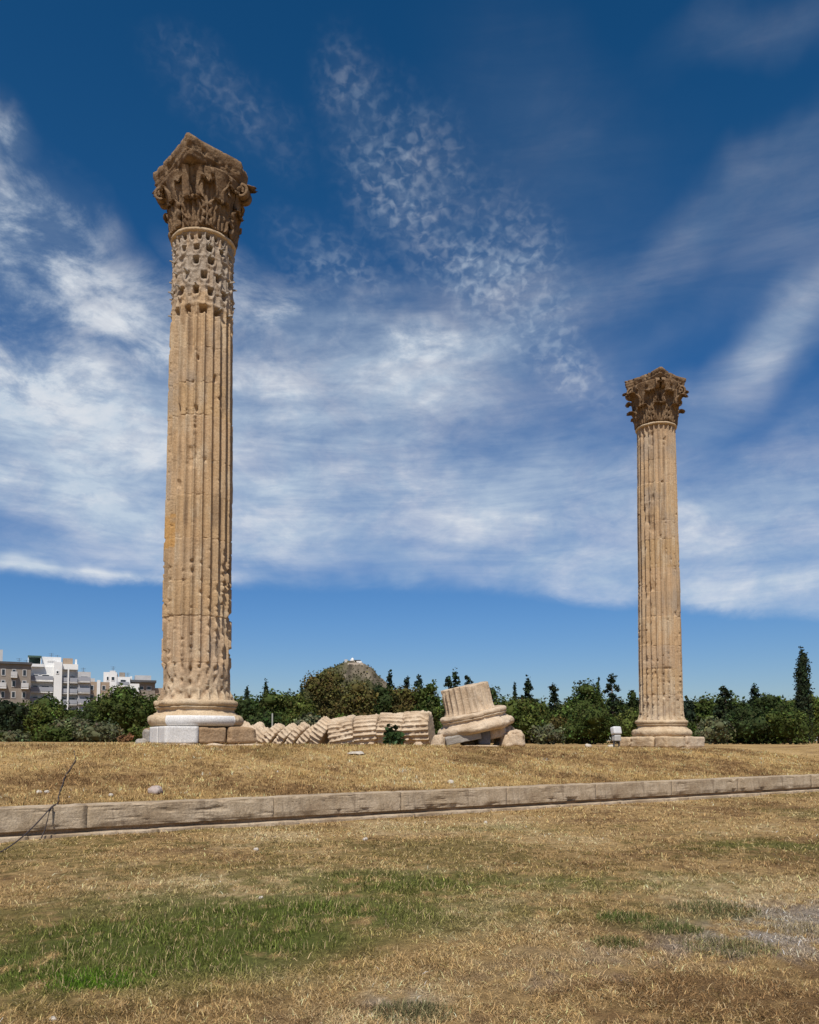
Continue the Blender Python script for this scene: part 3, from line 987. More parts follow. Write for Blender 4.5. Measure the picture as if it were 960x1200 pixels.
# ------------------------------------------------------------------ fallen column
def drum(name, r, h, loc, axis_dir, roll, seed, label, worn=.26, taper=.0, mat='pale'):
    rows = np.linspace(-h / 2, h / 2, max(6, int(h / .05)))
    V, Fs, A, Z = fluted_mesh(rows, lambda z: r - taper * (z / h), seed, .115, lambda a, z: np.full_like(a, worn), lambda A, Z, f: .035 * fbm(np.stack([np.cos(A), np.sin(A), Z], 1) * 3 + seed, seed, 4) - .55 * np.maximum(0, fbm(np.stack([np.cos(A), np.sin(A), Z * 1.3], 1) * 1.3 + seed * 3, seed + 2, 3) - .26), (), NF * 9, cap=True)
    e = np.maximum(0, np.abs(V[:, 2]) / (h / 2) - .82) / .18
    V[:, :2] *= (1 - .03 * e * (1 + 2.0 * fbm(V * 5 + seed, seed, 3)))[:, None]
    q = Vector(axis_dir).to_track_quat('Z', 'Y')
    o = mesh_np(name, V, Fs, M[mat], None, True)
    o.rotation_mode = 'QUATERNION'
    o.rotation_quaternion = q @ Euler((0, 0, roll)).to_quaternion()
    o.location = loc
    tag(o, label, 'column drum', 'toppled drums of the fallen column')
    return o

def fallen():
    # four drums still end to end, flutes running along the ground
    AX = Vector((.975, -.22, 0)).normalized()
    start = Vector((1.02, 38.0, 0))
    lab = ['fluted marble drum lying nearest to the tilted column base, its pale end face showing',
           'second fluted drum lying left of the tilted base, behind the small dark shrub',
           'third fluted drum lying from the tilted base, right of a sagging drum',
           'fluted drum at the sagging left end of the four straight drums']
    pos = 0
    for k in range(4):
        h = (1.22, 1.2, 1.1, 1.2)[k]
        p = start - AX * (pos + h / 2); pos += h + .015
        r = .93 - .012 * k
        zc = gz(p.x, p.y) + r - .16 - .03 * k
        ax = (AX + Vector((0, 0, (.05, -.02, .08, .20)[k]))).normalized()
        drum('column_drum', r, h, (p.x, p.y, zc), ax, k * .7, 210 + k, lab[k])
    # leaning slices, toppled like dominoes
    tilt = [.55, .75, .62, .7, .66, .72, .6, .7]
    lab = ['wedge shaped pale drum, rightmost of the leaning slices, against the straight drums',
           'pale drum slice, second from the right among the leaning drums',
           'narrow pale drum slice, third from the right among the leaning drums',
           'narrow leaning drum slice left of a dark gap, fourth from the right',
           'leaning drum slice next to the large rounded one on its left',
           'large rounded drum slice leaning beside the nearer plinth',
           'drum slice partly hidden behind the corner of the nearer plinth',
           'drum slice hidden mostly behind the nearer column base']
    for k in range(8):
        pos += (.55, .62, .60, .62, .66, .85, .8, .8)[k]
        h = (.62, .42, .36, .40, .42, .85, .6, .6)[k]
        p = start - AX * pos
        r = .84 - .008 * k
        ax = (AX * math.cos(tilt[k]) - Vector((0, 0, 1)) * math.sin(tilt[k])).normalized()
        zc = gz(p.x, p.y) + r * math.cos(tilt[k]) - .08 + .1 * (k == 0)
        drum('column_drum', r, h, (p.x, p.y, zc), ax, k * 1.1, 230 + k, lab[k], worn=.34)
    # tilted base with its lowest drum
    root = empty('fallen_column_base', (3.02, 36.2, 1.22), (0, 0, 0),
                 'tilted base of the fallen column with its lowest fluted drum still standing on it', 'column base')
    tl = empty('stack', (0, 0, 0), parent=root) if False else None
    tiltm = Matrix.Rotation(R(-12), 4, 'Y') @ Matrix.Rotation(R(4), 4, 'X')
    def put(o, loc):
        o.matrix_local = Matrix.Translation(Vector((-.12, 0, .60))) @ tiltm @ Matrix.Translation(Vector(loc))
    rows = np.linspace(0, 1.12, 34)
    def radf(z): return 1.0 + .09 * np.exp(-z / .12)
    V, Fs, A, Z = fluted_mesh(rows, radf, 301, .085, lambda a, z: .25 + .25 * np.sin(a), None, (), NF * 11, cap=True)
    V[:, 2] += np.where(V[:, 2] > 1.0, .05 * fbm(V * 2.4, 5, 3), 0)
    put(mesh_np('drum', V, Fs, M['pale'], root, True), (0, 0, .98))
    V, Q = lathe(base_profile(1.17), 128, 302, .035, 2.0, .20)
    V[:, :2] *= 1.09; V[:, 2] -= .05 * (V[:, 0] > .3) * fbm(V * 2, 9, 3)
    put(mesh_np('column_base', V, Q, M['pale'], root, True), (.10, 0, .16))
    P, Q = block_data(1.42, 2.5, .34, seed=303, amp=.02, rad=.04, cuts=16)
    put(mesh_np('plinth', P, Q, M['greystone'], root, True), (-.58, -.08, -.10))
    P, Q = block_data(1.1, 1.9, .5, seed=304, amp=.05, rad=.1, cuts=14, taper=(.1, .1))
    put(mesh_np('plinth', P, Q, M['pale'], root, True), (.72, .15, -.26))
    root.scale = (1.07, 1.07, 1.05)
    def rock(dims, x, y, z, rz, mat, lab, seed, name='rock', cat='rock', amp=.07, rad=.16, rx=0, ry=0, **k):
        o = block(name, dims, M[mat], None, (x, y, z), (rx, ry, rz), seed=seed, amp=amp, rad=rad, **k)
        return tag(o, lab, cat)
    D = 35.6
    rock((1.15, .9, .78), xat(600, D) + .02, D, 1.24, .3, 'pale', 'large pale rounded marble boulder at the right foot of the tilted base', 310, amp=.08, rad=.25, taper=(.25, .2))
    rock((.72, .6, .62), xat(514, D), D - .3, 1.22, -.4, 'pale', 'pale wedge shaped rock at the left foot of the tilted base', 311, taper=(.5, .3), amp=.05)
    rock((.5, .4, .32), xat(490, D), D - .6, 1.24, .2, 'pale', 'low pale stone in front of the straight fallen drums', 312, amp=.05, taper=(.3, .3))
    rock((1.05, .9, 1.05), xat(593, 36.3), 36.4, 1.22, .5, 'pale', 'tall pale broken lump wedged between the tilted base and the large boulder', 317, amp=.09, rad=.2, taper=(.45, .3))
    rock((.52, .5, .62), xat(567, 35.3), 35.4, 1.42, .1, 'greydark', 'dark grey squared block propping up the tilted base', 313, amp=.012, rad=.03, name='prop_block', cat='stone block')
    rock((1.5, .7, .14), xat(563, 35), 35.1, 1.26, .05, 'slab', 'flat pale slab lying on the ground under the tilted base', 314, amp=.015, rad=.04, name='stone_slab', cat='stone slab')
    rock((.7, .5, .34), xat(549, 36), 35.9, 1.30, .2, 'brown', 'rusty brown stone in the hollow under the tilted base', 315, amp=.04, name='rock')
M['greydark'] = stone('dark_grey_stone', [(.25, (.10, .10, .11)), (.5, (.16, .16, .17)), (.75, (.24, .235, .24))], stain=.4, bump=.4)
fallen()

# ------------------------------------------------------------------ small stones on the grass
def stones():
    L = [(181, 930, .30, .17, 'pinkish white lump of stone on the bank above the kerb, the biggest loose stone there'),
         (46, 930, .11, .07, 'white pebble on the bank left of the cable, left one of a pair'),
         (55, 930, .12, .08, 'white pebble on the bank left of the cable, right one of a pair'),
         (130, 933, .10, .06, 'small white pebble on the bank between the cable and the pinkish stone'),
         (528, 918, .16, .09, 'white pebble just above the kerb below the tilted column base'),
         (417, 884, .5, .07, 'flat pale stone half sunk in the crest of the bank'),
         (569, 965, .09, .06, 'white pebble on the lawn below the kerb, in the middle'),
         (300, 997, .08, .05, 'tiny pale pebble on the lawn below the kerb'),
         (428, 985, .09, .05, 'pale pebble on the lawn left of the middle, below the kerb'),
         (62, 1196, .05, .02, 'pale flat stone at the bottom left of the lawn'),
         (306, 1053, .05, .03, 'tiny white pebble among the green grass')]
    # march a ray for each spot to the ground it lies on
    for k, (px, py, s, h, lab) in enumerate(L):
        D = 4.2
        while D < 45:
            z = zat(py, D); x = xat(px, D, z)
            if gz(x, D) >= z and not (-.2 < ks(x, D) < .6): break
            D += .05
        o = block('stone', (s, s * .8, h), M['pinkstone' if k == 0 else 'whitestone'], None, (x, D, gz(x, D) - h * .2), (0, 0, k * 1.3), seed=400 + k, amp=s * .1, rad=s * .4, cuts=8, freq=2 / s, taper=(.2, .2))
        tag(o, lab, 'stone', 'loose stones on the grass')
    for k, (px, D, s, lab) in enumerate(((716, 36.6, .30, 'white rounded stone at the foot of the white floodlight'), (690, 37.2, .32, 'pale stone on the crest left of the white floodlight'),
                                     (703, 37.5, .26, 'brownish stone between two pale ones left of the floodlight'),
                                     (166, 22.8, .34, 'grey stone tucked against the left corner of the nearer plinth'))):
        x = xat(px, D)
        o = block('stone', (s, s * .8, s * .6), M['brown' if k == 2 else 'greystone' if k == 3 else 'whitestone'], None, (x, D, gz(x, D) - .03), (0, 0, k), seed=430 + k, amp=.03, rad=.1, cuts=8, freq=5)
        tag(o, lab, 'stone', 'loose stones on the grass')
stones()

# ------------------------------------------------------------------ floodlight beside the right column
def floodlight():
    x, y = xat(722.5, 36.5), 36.5
    z = gz(x, y)
    root = empty('floodlight', (x, y, z), (0, 0, R(25)), 'white boxy floodlight on a grey housing and dark stand beside the farther plinth', 'floodlight')
    white = plain('white_paint', (.62, .62, .61), .45, .05, 8)
    grey = plain('grey_paint', (.45, .44, .41), .5, .1, 8)
    dark = plain('dark_metal', (.06, .06, .06), .5, .2, 8)
    mb = MB(); mb.box(-.2, .2, -.18, .18, 0, .03); mb.box(-.16, -.12, -.03, .03, .03, .42); mb.box(.12, .16, -.03, .03, .03, .42)
    mb.tube([(-.12, 0, .2), (.12, 0, .2)], .018, 8); mb.build('stand', dark, root)
    block('housing', (.34, .26, .28), grey, root, (0, 0, .30), seed=3, amp=.001, rad=.04, cuts=8)
    P, Q = block_data(.44, .30, .36, seed=4, amp=.001, rad=.07, cuts=10)
    hd = mesh_np('lamp_head', P, Q, white, root, True, loc=(0, -.02, .59), rot=(R(-12), 0, 0))
    mb = MB()
    for k in range(5): mb.box(-.15, .15, .13, .19, .06 + k * .05, .075 + k * .05)
    mb.build('cooling_fins', grey, hd)
floodlight()

# ------------------------------------------------------------------ cable over bank and kerb
def cable():
    def g(x, y, dz=.02): return (x, y, gz(x, y) + dz)
    mb = MB()
    pts = []
    rnd = random.Random(2)
    a = Vector((-7.9, 19.3)); b = Vector((-5.98, 13.95))
    for k in range(26):
        t = k / 25
        p = a.lerp(b, t)
        p.x += .12 * math.sin(t * 7) * (1 - t) + rnd.uniform(-.015, .015)
        pts.append(g(p.x, p.y, .025))
    kx, ky = -5.86, 13.52
    pts += [(-5.93, 13.8, .535), (kx, ky, .525)]
    mb.tube(pts, .0105, 7)
    # leaning strand out to the lawn
    q = [(kx, ky, .525)]
    e = Vector((-5.84, 11.75))
    for k in range(1, 15):
        t = k / 14
        x = kx + (e.x - kx) * t; y = ky + (e.y - ky) * t
        z = .53 * (1 - t) ** 1.12 - .05 * math.sin(PI * t)
        q.append((x, y, max(z, gz(x, y) + .02)))
    for k in range(1, 8): q.append(g(e.x - .16 * k, e.y - .05 * k + .02 * math.sin(k), .02))
    mb.tube(q, .0105, 7)
    # strand dropping down the kerb face
    q = [(kx + .02, ky - .02, .525), (kx, ky - .10, .45), (kx - .02, ky - .12, .30), (kx - .05, ky - .14, .14), (kx - .07, ky - .22, .03), (kx - .06, ky - .3, .015)]
    mb.tube(q, .010, 7)
    o = mb.build('cable', M['cable'], None, True)
    tag(o, 'thin dark cable running down the bank and forking over the stone kerb', 'cable')
cable()

# ------------------------------------------------------------------ trees
def leaves(cent, nrm, size, rng, cols, updir=0.0):
    n = len(cent)
    nd = nrm * .8 + rng.normal(0, .6, (n, 3)); nd /= np.linalg.norm(nd, axis=1, keepdims=True)
    a = np.cross(nd, rng.normal(0, 1, (n, 3)) + np.array([0, 0, updir])); a /= np.linalg.norm(a, axis=1, keepdims=True) + 1e-9
    b = np.cross(nd, a)
    s = (size * rng.uniform(.55, 1.35, n))[:, None]
    asp = rng.uniform(.5, .9, n)[:, None]
    V = np.stack([cent - a * s, cent - b * s * asp + nd * s * .12, cent + a * s, cent + b * s * asp + nd * s * .12], 1).reshape(-1, 3)
    Q = np.arange(n * 4).reshape(-1, 4)
    return V, Q, np.repeat(cols, 4, axis=0)

def blob_leaves(blobs, per, size, rng, col, var=.28, k_in=.62, updir=0):
    C, Nn, Cc = [], [], []
    for (c, r) in blobs:
        c = np.array(c); r = np.array(r)
        area = (r[0] * r[1] + r[0] * r[2] + r[1] * r[2]) / 3
        ncl = max(5, int(per * area))
        d = rng.normal(0, 1, (ncl, 3)); d /= np.linalg.norm(d, axis=1, keepdims=True)
        cl = c + d * r * rng.uniform(k_in, 1.06, (ncl, 1))
        tone = rng.lognormal(0, var, (ncl, 1)) * np.array(col) * (1 + rng.normal(0, .10, (ncl, 3)))
        m = 9
        sp = rng.normal(0, 1, (ncl, m, 3)) * (r.mean() * .12 + size * .5)
        C.append((cl[:, None, :] + sp).reshape(-1, 3))
        Nn.append(np.repeat(d / r * r.mean(), m, axis=0) + np.array([0, 0, .25]))
        Cc.append(np.repeat(tone, m, axis=0) * rng.uniform(.8, 1.2, (ncl * m, 1)))
    C = np.concatenate(C); Nn = np.concatenate(Nn); Cc = np.clip(np.concatenate(Cc), .004, .4)
    return leaves(C, Nn, size, rng, Cc, updir)

def sphere_core(blobs, k=.62, n=10):
    Vs, Qs, o = [], [], 0
    for c, r in blobs:
        th = np.linspace(.05, PI - .05, n); ph = np.linspace(0, 2 * PI, n, endpoint=False)
        T, Pp = np.meshgrid(th, ph, indexing='ij'); T, Pp = T.ravel(), Pp.ravel()
        V = np.stack([np.sin(T) * np.cos(Pp), np.sin(T) * np.sin(Pp), np.cos(T)], 1) * np.array(r) * k
        V *= (1 + .18 * fbm(V * 1.5 + np.array(c), 3, 2))[:, None]
        Vs.append(V + np.array(c))
        i = np.arange((n - 1) * n); a, q = i // n, i % n
        Qs.append(np.stack([a*n+q, (a+1)*n+q, (a+1)*n+(q+1) % n, a*n+(q+1) % n], 1) + o); o += n * n
    return np.concatenate(Vs), np.concatenate(Qs)

def tree(name, x, y, zb, h, w, kind, col, label, seed, group):
    rng = np.random.default_rng(seed)
    root = empty(name, (x, y, zb), (0, 0, 0), label, {'shrub': 'shrub', 'cypress': 'cypress', 'pine': 'pine'}.get(kind, 'tree'), group)
    tr = MB()
    blobs = []
    size = .17
    if kind == 'round':
        th = h * .3
        tr.tube([(0, 0, -.2), (.05, 0, th), (.0, .1, h * .6)], [.2, .15, .08], 8)
        n = 11
        for k in range(n):
            a = rng.uniform(0, 2 * PI); rr = w * .30 * math.sqrt(rng.uniform(0, 1))
            zz = h * (rng.uniform(.30, .82))
            q = 1 - .45 * abs(zz / h - .5)
            r = w * rng.uniform(.17, .27)
            c = (rr * math.cos(a) * 1.05 * q, rr * math.sin(a) * q, min(zz, h - r * .9))
            blobs.append((c, (r, r, r * .85)))
            tr.tube([(0, 0, th * .8), (c[0] * .5, c[1] * .5, (th + c[2]) / 2), c], [.09, .06, .03], 5)
        blobs.append(((0, 0, h * .45), (w * .33, w * .33, h * .36)))
        blobs.append(((w * .04, 0, h * .86), (w * .2, w * .2, h * .13)))
        per = 26
    elif kind == 'shrub':
        tr.tube([(0, 0, -.2), (.05, 0, h * .5)], [.12, .05], 6)
        n = 9
        for k in range(n):
            a = rng.uniform(0, 2 * PI); rr = w * .32 * math.sqrt(rng.uniform(0, 1))
            r = w * rng.uniform(.14, .22)
            c = (rr * math.cos(a) * 1.1, rr * math.sin(a), rng.uniform(.2, .78) * h)
            blobs.append((c, (r, r, min(r * .9, h * .3))))
            tr.tube([(0, 0, 0), (c[0] * .5, c[1] * .5, c[2] * .6), c], [.06, .04, .02], 5)
        blobs.append(((0, 0, h * .42), (w * .42, w * .36, h * .44)))
        per = 30
    elif kind == 'pine':
        tr.tube([(0, 0, -.2), (.08, 0, h * .5), (0, 0, h * .95)], [.17, .11, .03], 7)
        n = 26
        for k in range(n):
            t = (k + .5) / n
            zz = h * (.25 + .70 * t)
            env = w * .5 * (1 - t) ** .75 + w * .08
            a = k * 2.4 + rng.uniform(-.4, .4)
            rr = env * rng.uniform(.25, .95)
            r = max(.30, env * rng.uniform(.34, .52))
            c = (rr * math.cos(a), rr * math.sin(a), zz + rng.uniform(-.1, .1) * h * .3)
            blobs.append((c, (r, r, r * .62)))
            tr.tube([(0, 0, c[2] - .2 * rr), c], [.05, .02], 5)
        blobs.append(((0, 0, h * .95), (w * .08 + .12, w * .08 + .12, h * .07)))
        per = 42
    elif kind == 'cypress':
        tr.tube([(0, 0, -.2), (0, 0, h * .9)], [.16, .03], 7)
        n = 14
        for k in range(n):
            t = k / (n - 1)
            r = w * .5 * (math.sin(PI * min(1, .22 + t * .78)) ** .36) * rng.uniform(.92, 1.04)
            blobs.append(((rng.uniform(-.05, .05) * w, rng.uniform(-.05, .05) * w, h * (.08 + .88 * t)), (max(r, .15), max(r, .15), h / n * 1.1)))
        per = 110; size = .11
    V1, Q1, C1_ = blob_leaves(blobs, per, size if kind != 'shrub' else .14, rng, col, .34, .6, 3.0 if kind == 'cypress' else 0)
    V2, Q2 = sphere_core(blobs, .66 if kind != 'pine' else .45)
    V = np.concatenate([V1, V2]); Q = np.concatenate([Q1, Q2 + len(V1)])
    Cc = np.concatenate([C1_, np.tile(np.array(col), (len(V2), 1))])
    tr.build('trunk', M['bark'], root, True)
    mesh_np('crown', V, Q, M['leaf'], root, False, col=Cc)
    return root

DG = (.042, .060, .019); MG = (.064, .086, .021); LG = (.092, .112, .026); OL = (.130, .134, .068); BR = (.108, .092, .029); PN = (.030, .043, .020); BL = (.030, .045, .025); DRY = (.20, .11, .05)
T = [ # name, px, depth, top py, width px, kind, colour, label
 ('pine_tree', 12, 84, 821, 44, 'round', PN, 'dark spreading pine with a bare leaning trunk at the left edge'),
 ('broadleaf_tree', 46, 92, 824, 56, 'round', LG, 'bright green round tree in front of the white apartment block'),
 ('olive_tree', 84, 88, 842, 44, 'round', OL, 'grey green olive tree below the white apartment block, beside the bright green tree'),
 ('broadleaf_tree', 140, 95, 803, 78, 'round', MG, 'large dark rounded tree left of the nearer column, below the stepped white house'),
 ('broadleaf_tree', 178, 98, 814, 46, 'round', MG, 'medium green tree just behind the left edge of the nearer column base'),
 ('broadleaf_tree', 104, 106, 830, 36, 'round', DG, 'dark tree below the ochre house, between olive tree and large rounded tree'),
 ('shrub', 116, 76, 848, 62, 'shrub', OL, 'wide grey green shrub in front of the large dark rounded tree'),
 ('shrub', 62, 76, 852, 66, 'shrub', MG, 'low green shrub in front of the bright green round tree'),
 ('shrub', 146, 74, 862, 20, 'shrub', DRY, 'small rusty dry shrub at the foot of the large dark tree'),
 ('shrub', 168, 80, 846, 40, 'shrub', LG, 'green shrub close to the left side of the nearer plinth'),
 ('shrub', 18, 72, 856, 34, 'shrub', OL, 'low olive green shrub under the leaning dark pine'),
 ('cypress_tree', 289, 120, 805, 8, 'cypress', PN, 'thin small cypress nearest the right side of the nearer column'),
 ('cypress_tree', 311, 120, 799, 9, 'cypress', PN, 'slim pointed cypress rising above the trees, second from the nearer column'),
 ('cypress_tree', 353, 122, 803, 7, 'cypress', PN, 'tiny cypress tip left of the hill'),
 ('broadleaf_tree', 286, 96, 816, 40, 'round', DG, 'dark tree right beside the nearer column at its right'),
 ('broadleaf_tree', 322, 100, 810, 60, 'round', MG, 'broad green tree above the leaning drum slices'),
 ('broadleaf_tree', 350, 96, 812, 50, 'round', LG, 'lighter green tree between the broad green tree and the hill'),
 ('broadleaf_tree', 312, 84, 834, 56, 'round', DG, 'low dark tree directly behind the leaning drum slices'),
 ('olive_tree', 362, 84, 838, 50, 'round', OL, 'grey olive tree behind the gap between leaning and straight drums'),
 ('broadleaf_tree', 386, 108, 785, 76, 'round', BR, 'large brownish olive tree in front of the left slope of the hill'),
 ('broadleaf_tree', 417, 94, 797, 60, 'round', BR, 'brownish green tree straight below the hilltop'),
 ('broadleaf_tree', 443, 98, 800, 56, 'round', DG, 'dark green tree in front of the right slope of the hill'),
 ('shrub', 404, 80, 836, 52, 'shrub', LG, 'bright green low shrub behind the straight drums, below the hill'),
 ('pine_tree', 457, 116, 789, 15, 'pine', BL, 'small dark pine right of the hill'),
 ('pine_tree', 477, 118, 794, 14, 'pine', BL, 'small dark conifer between the hill and the tilted base, left of two'),
 ('pine_tree', 491, 116, 793, 15, 'pine', BL, 'small dark conifer between the hill and the tilted base, right of two'),
 ('broadleaf_tree', 473, 98, 803, 54, 'round', BR, 'reddish brown green tree behind the straight drums'),
 ('broadleaf_tree', 503, 96, 797, 40, 'round', MG, 'round olive green tree just left of the tilted fluted drum'),
 ('pine_tree', 526, 112, 794, 18, 'pine', PN, 'ragged dark pine behind the left shoulder of the tilted drum'),
 ('pine_tree', 534, 116, 786, 15, 'pine', PN, 'tallest ragged pine peeping over the tilted drum'),
 ('pine_tree', 549, 114, 792, 14, 'pine', PN, 'small pine tip straight above the tilted drum'),
 ('broadleaf_tree', 577, 100, 804, 34, 'round', DG, 'dark tree touching the right shoulder of the tilted drum'),
 ('cypress_tree', 604, 122, 801, 6, 'cypress', PN, 'tiny cypress spike left of the ragged pine beyond the boulder'),
 ('pine_tree', 620, 104, 795, 26, 'pine', PN, 'ragged dark pine above the green bushes right of the tilted base'),
 ('broadleaf_tree', 606, 90, 819, 74, 'round', LG, 'broad bright green tree behind the large pale boulder'),
 ('broadleaf_tree', 634, 98, 822, 44, 'round', MG, 'green tree between the ragged pine and the next dark pine'),
 ('pine_tree', 650, 102, 803, 22, 'pine', PN, 'dark pine left of the largest rounded tree'),
 ('broadleaf_tree', 685, 98, 798, 72, 'round', MG, 'largest rounded green tree between the tilted base and the farther column'),
 ('cypress_tree', 702, 112, 797, 6, 'cypress', PN, 'thin cypress between the largest rounded tree and a ragged pine'),
 ('pine_tree', 718, 102, 790, 27, 'pine', PN, 'tall ragged dark pine left of the farther column'),
 ('shrub', 644, 74, 849, 46, 'shrub', OL, 'pale olive rounded shrub midway between tilted base and floodlight'),
 ('shrub', 694, 80, 830, 80, 'shrub', MG, 'wide dark green shrub behind the floodlight'),
 ('shrub', 664, 84, 838, 50, 'shrub', BR, 'brownish shrub between the pale olive shrub and the floodlight'),
 ('broadleaf_tree', 742, 106, 807, 26, 'round', DG, 'dark tree touching the left side of the farther column'),
 ('shrub', 738, 86, 824, 44, 'shrub', LG, 'green shrub left of the farther column base'),
 ('broadleaf_tree', 807, 100, 818, 30, 'round', BL, 'bluish dark tree touching the right side of the farther column'),
 ('broadleaf_tree', 824, 100, 816, 30, 'round', MG, 'thin green tree second to the right of the farther column'),
 ('pine_tree', 851, 98, 805, 34, 'pine', PN, 'bushy dark pine right of the farther column'),
 ('shrub', 838, 74, 840, 50, 'shrub', OL, 'rounded olive shrub right of the farther plinth'),
 ('pine_tree', 886, 106, 803, 18, 'pine', PN, 'small ragged pine between the bushy pine and the tall cypress'),
 ('broadleaf_tree', 902, 100, 812, 46, 'round', DG, 'dark tree behind the wide hedge like bush at the right'),
 ('shrub', 882, 80, 826, 84, 'shrub', DG, 'wide dark bush left of the tall cypress'),
 ('shrub', 926, 78, 828, 76, 'shrub', MG, 'wide green bush in front of the tall cypress'),
 ('cypress_tree', 943, 92, 761, 19, 'cypress', PN, 'tall dense dark cypress near the right edge'),
 ('broadleaf_tree', 960, 96, 815, 50, 'round', LG, 'green tree at the right edge beyond the tall cypress'),
 ('shrub', 800, 84, 840, 40, 'shrub', MG, 'dark green shrub peeping out right behind the farther column base'),
 ('broadleaf_tree', 862, 104, 822, 50, 'round', MG, 'green tree between bushy pine and small ragged pine'),
 ('broadleaf_tree', 545, 100, 812, 60, 'round', DG, 'dark tree hidden mostly behind the tilted drum'),
]
for k, (nm, px, D, top, w, kind, col, lab) in enumerate(T):
    zb = 1.3
    zt = zat(top, D)
    tree(nm, xat(px, D), D, zb, zt - zb, w / 960 * D, kind, col, lab, 500 + k, 'trees and shrubs behind the ruins')
# dark little shrub in front of the straight drums
x = xat(460, 36.6)
tree('shrub', x, 36.6, gz(x, 36.6), .95, .62, 'shrub', (.05, .085, .03), 'narrow dark shrub standing in front of the straight fallen drums', 640, 'trees and shrubs behind the ruins')

def woodland():
    rng = np.random.default_rng(77)
    bl = []
    for k in range(330):
        x = rng.uniform(-105, 105); y = rng.uniform(112, 140)
        r = rng.uniform(1.6, 2.9)
        top = zat(rng.uniform(815, 838), y)
        bl.append(((x, y, max(2.5, top - r * .8)), (r, r, r * .8)))
    for k in range(260):
        x = rng.uniform(-95, 95); y = rng.uniform(104, 116); r = rng.uniform(1.2, 2.0)
        bl.append(((x, y, 1.2 + r * .8), (r, r, r)))
    V1, Q1, C1_ = blob_leaves(bl, 9, .26, rng, MG, .4, .6)
    V2, Q2 = sphere_core(bl, .72, 8)
    o = mesh_np('woodland', np.concatenate([V1, V2]), np.concatenate([Q1, Q2 + len(V1)]), M['leaf'], None, False,
                col=np.concatenate([C1_, np.tile(np.array(MG), (len(V2), 1))]))
    tag(o, 'continuous green woodland behind the separate trees', 'woodland', kind='stuff')
woodland()

# pale slim posts among the trees
px, top, D = 319, 836, 70
mb = MB(); mb.tube([(0, 0, -.2), (0, 0, zat(top, D) - 1.3)], [.075, .06], 8)
o = mb.build('post', plain('pale_post', (.24, .235, .20), .7), None, True, loc=(xat(px, D), D, 1.3))
tag(o, 'thin greyish post in front of the dark low tree behind the leaning drums', 'post')

# ------------------------------------------------------------------ buildings behind the trees, left
MW = plain('white_render', (.74, .73, .70), .8, .06, .5)
MGW = plain('grey_render', (.50, .485, .465), .85, .12, .5)
MBW = plain('brown_render', (.25, .21, .17), .85, .15, .5)
MOC = plain('ochre_render', (.34, .255, .18), .85, .15, .5)
MRL = plain('balcony_rail', (.30, .31, .34), .6, .1, .5)
MGL = bpy.data.materials.new('window_glass')
_nt, _N, _L, _b = nodes_of(MGL)
_b.inputs['Base Color'].default_value = (.025, .03, .035, 1); _b.inputs['Roughness'].default_value = .12
MDK = plain('dark_roof', (.07, .07, .075), .8, .2, .5)
MGR = plain('green_awning', (.05, .10, .075), .7, .2, .5)

def aerial(b, px, top, bot, y=5):
    mb = MB(); x = b.lx(px); z0, z1 = b.lz(bot), b.lz(top)
    mb.box(x, x + .07, y, y + .07, z0, z1)
    for k in range(3): mb.box(x - .5 + .1 * k, x + .57 - .1 * k, y + .08, y + .12, z1 - .2 - .35 * k, z1 - .15 - .35 * k)
    mb.build('aerial', MDK, b.root)

class Bld:
    def __init__(s, name, pxc, D, label, rz=0, zb=1.0):
        s.D = D; s.pxc = pxc; s.zb = zb
        s.root = empty(name, (xat(pxc, D), D, zb), (0, 0, R(rz)), label, 'building', 'apartment houses beyond the trees')
        s.cs = math.cos(R(rz))
    def lx(s, px): return (px - s.pxc) / 960 * s.D / s.cs
    def lz(s, py): return zat(py, s.D) - s.zb
    def vol(s, part, p0, p1, top, bot, mat, y0=0, y1=12):
        mb = MB(); mb.box(s.lx(p0), s.lx(p1), y0, y1, s.lz(bot) if bot else -1, s.lz(top)); return mb.build(part, mat, s.root)
    def win(s, p0, p1, top, bot, y=0, frame=MW, parent=None):
        x0, x1, z0, z1 = s.lx(p0), s.lx(p1), s.lz(bot), s.lz(top)
        t = .12
        mb = MB()
        mb.box(x0, x1, y - .10, y + .05, z0, z0 + t); mb.box(x0, x1, y - .10, y + .05, z1 - t, z1)
        mb.box(x0, x0 + t, y - .10, y + .05, z0 + t, z1 - t); mb.box(x1 - t, x1, y - .10, y + .05, z0 + t, z1 - t)
        o = mb.build('window', frame, s.root)
        mb = MB(); mb.box(x0 + t, x1 - t, y - .05, y + .04, z0 + t, z1 - t); mb.build('pane', MGL, o)
    def balc(s, p0, p1, floor, depth=1.5, y=0, slab=MW, rail=MRL, h=1.0):
        x0, x1, z = s.lx(p0), s.lx(p1), s.lz(floor)
        mb = MB(); mb.box(x0, x1, y - depth, y - .01, z - .2, z); o = mb.build('balcony', slab, s.root)
        mb = MB()
        mb.box(x0, x1, y - depth, y - depth + .06, z + .12, z + h)
        mb.box(x0, x0 + .06, y - depth + .07, y - .02, z + .12, z + h); mb.box(x1 - .06, x1, y - depth + .07, y - .02, z + .12, z + h)
        n = int((x1 - x0) / 1.5) + 1
        for k in range(n + 1):
            xx = x0 + .02 + (x1 - x0 - .08) * k / n
            mb.box(xx, xx + .04, y - depth + .01, y - depth + .05, z, z + .12)
        mb.build('railing', rail, o)

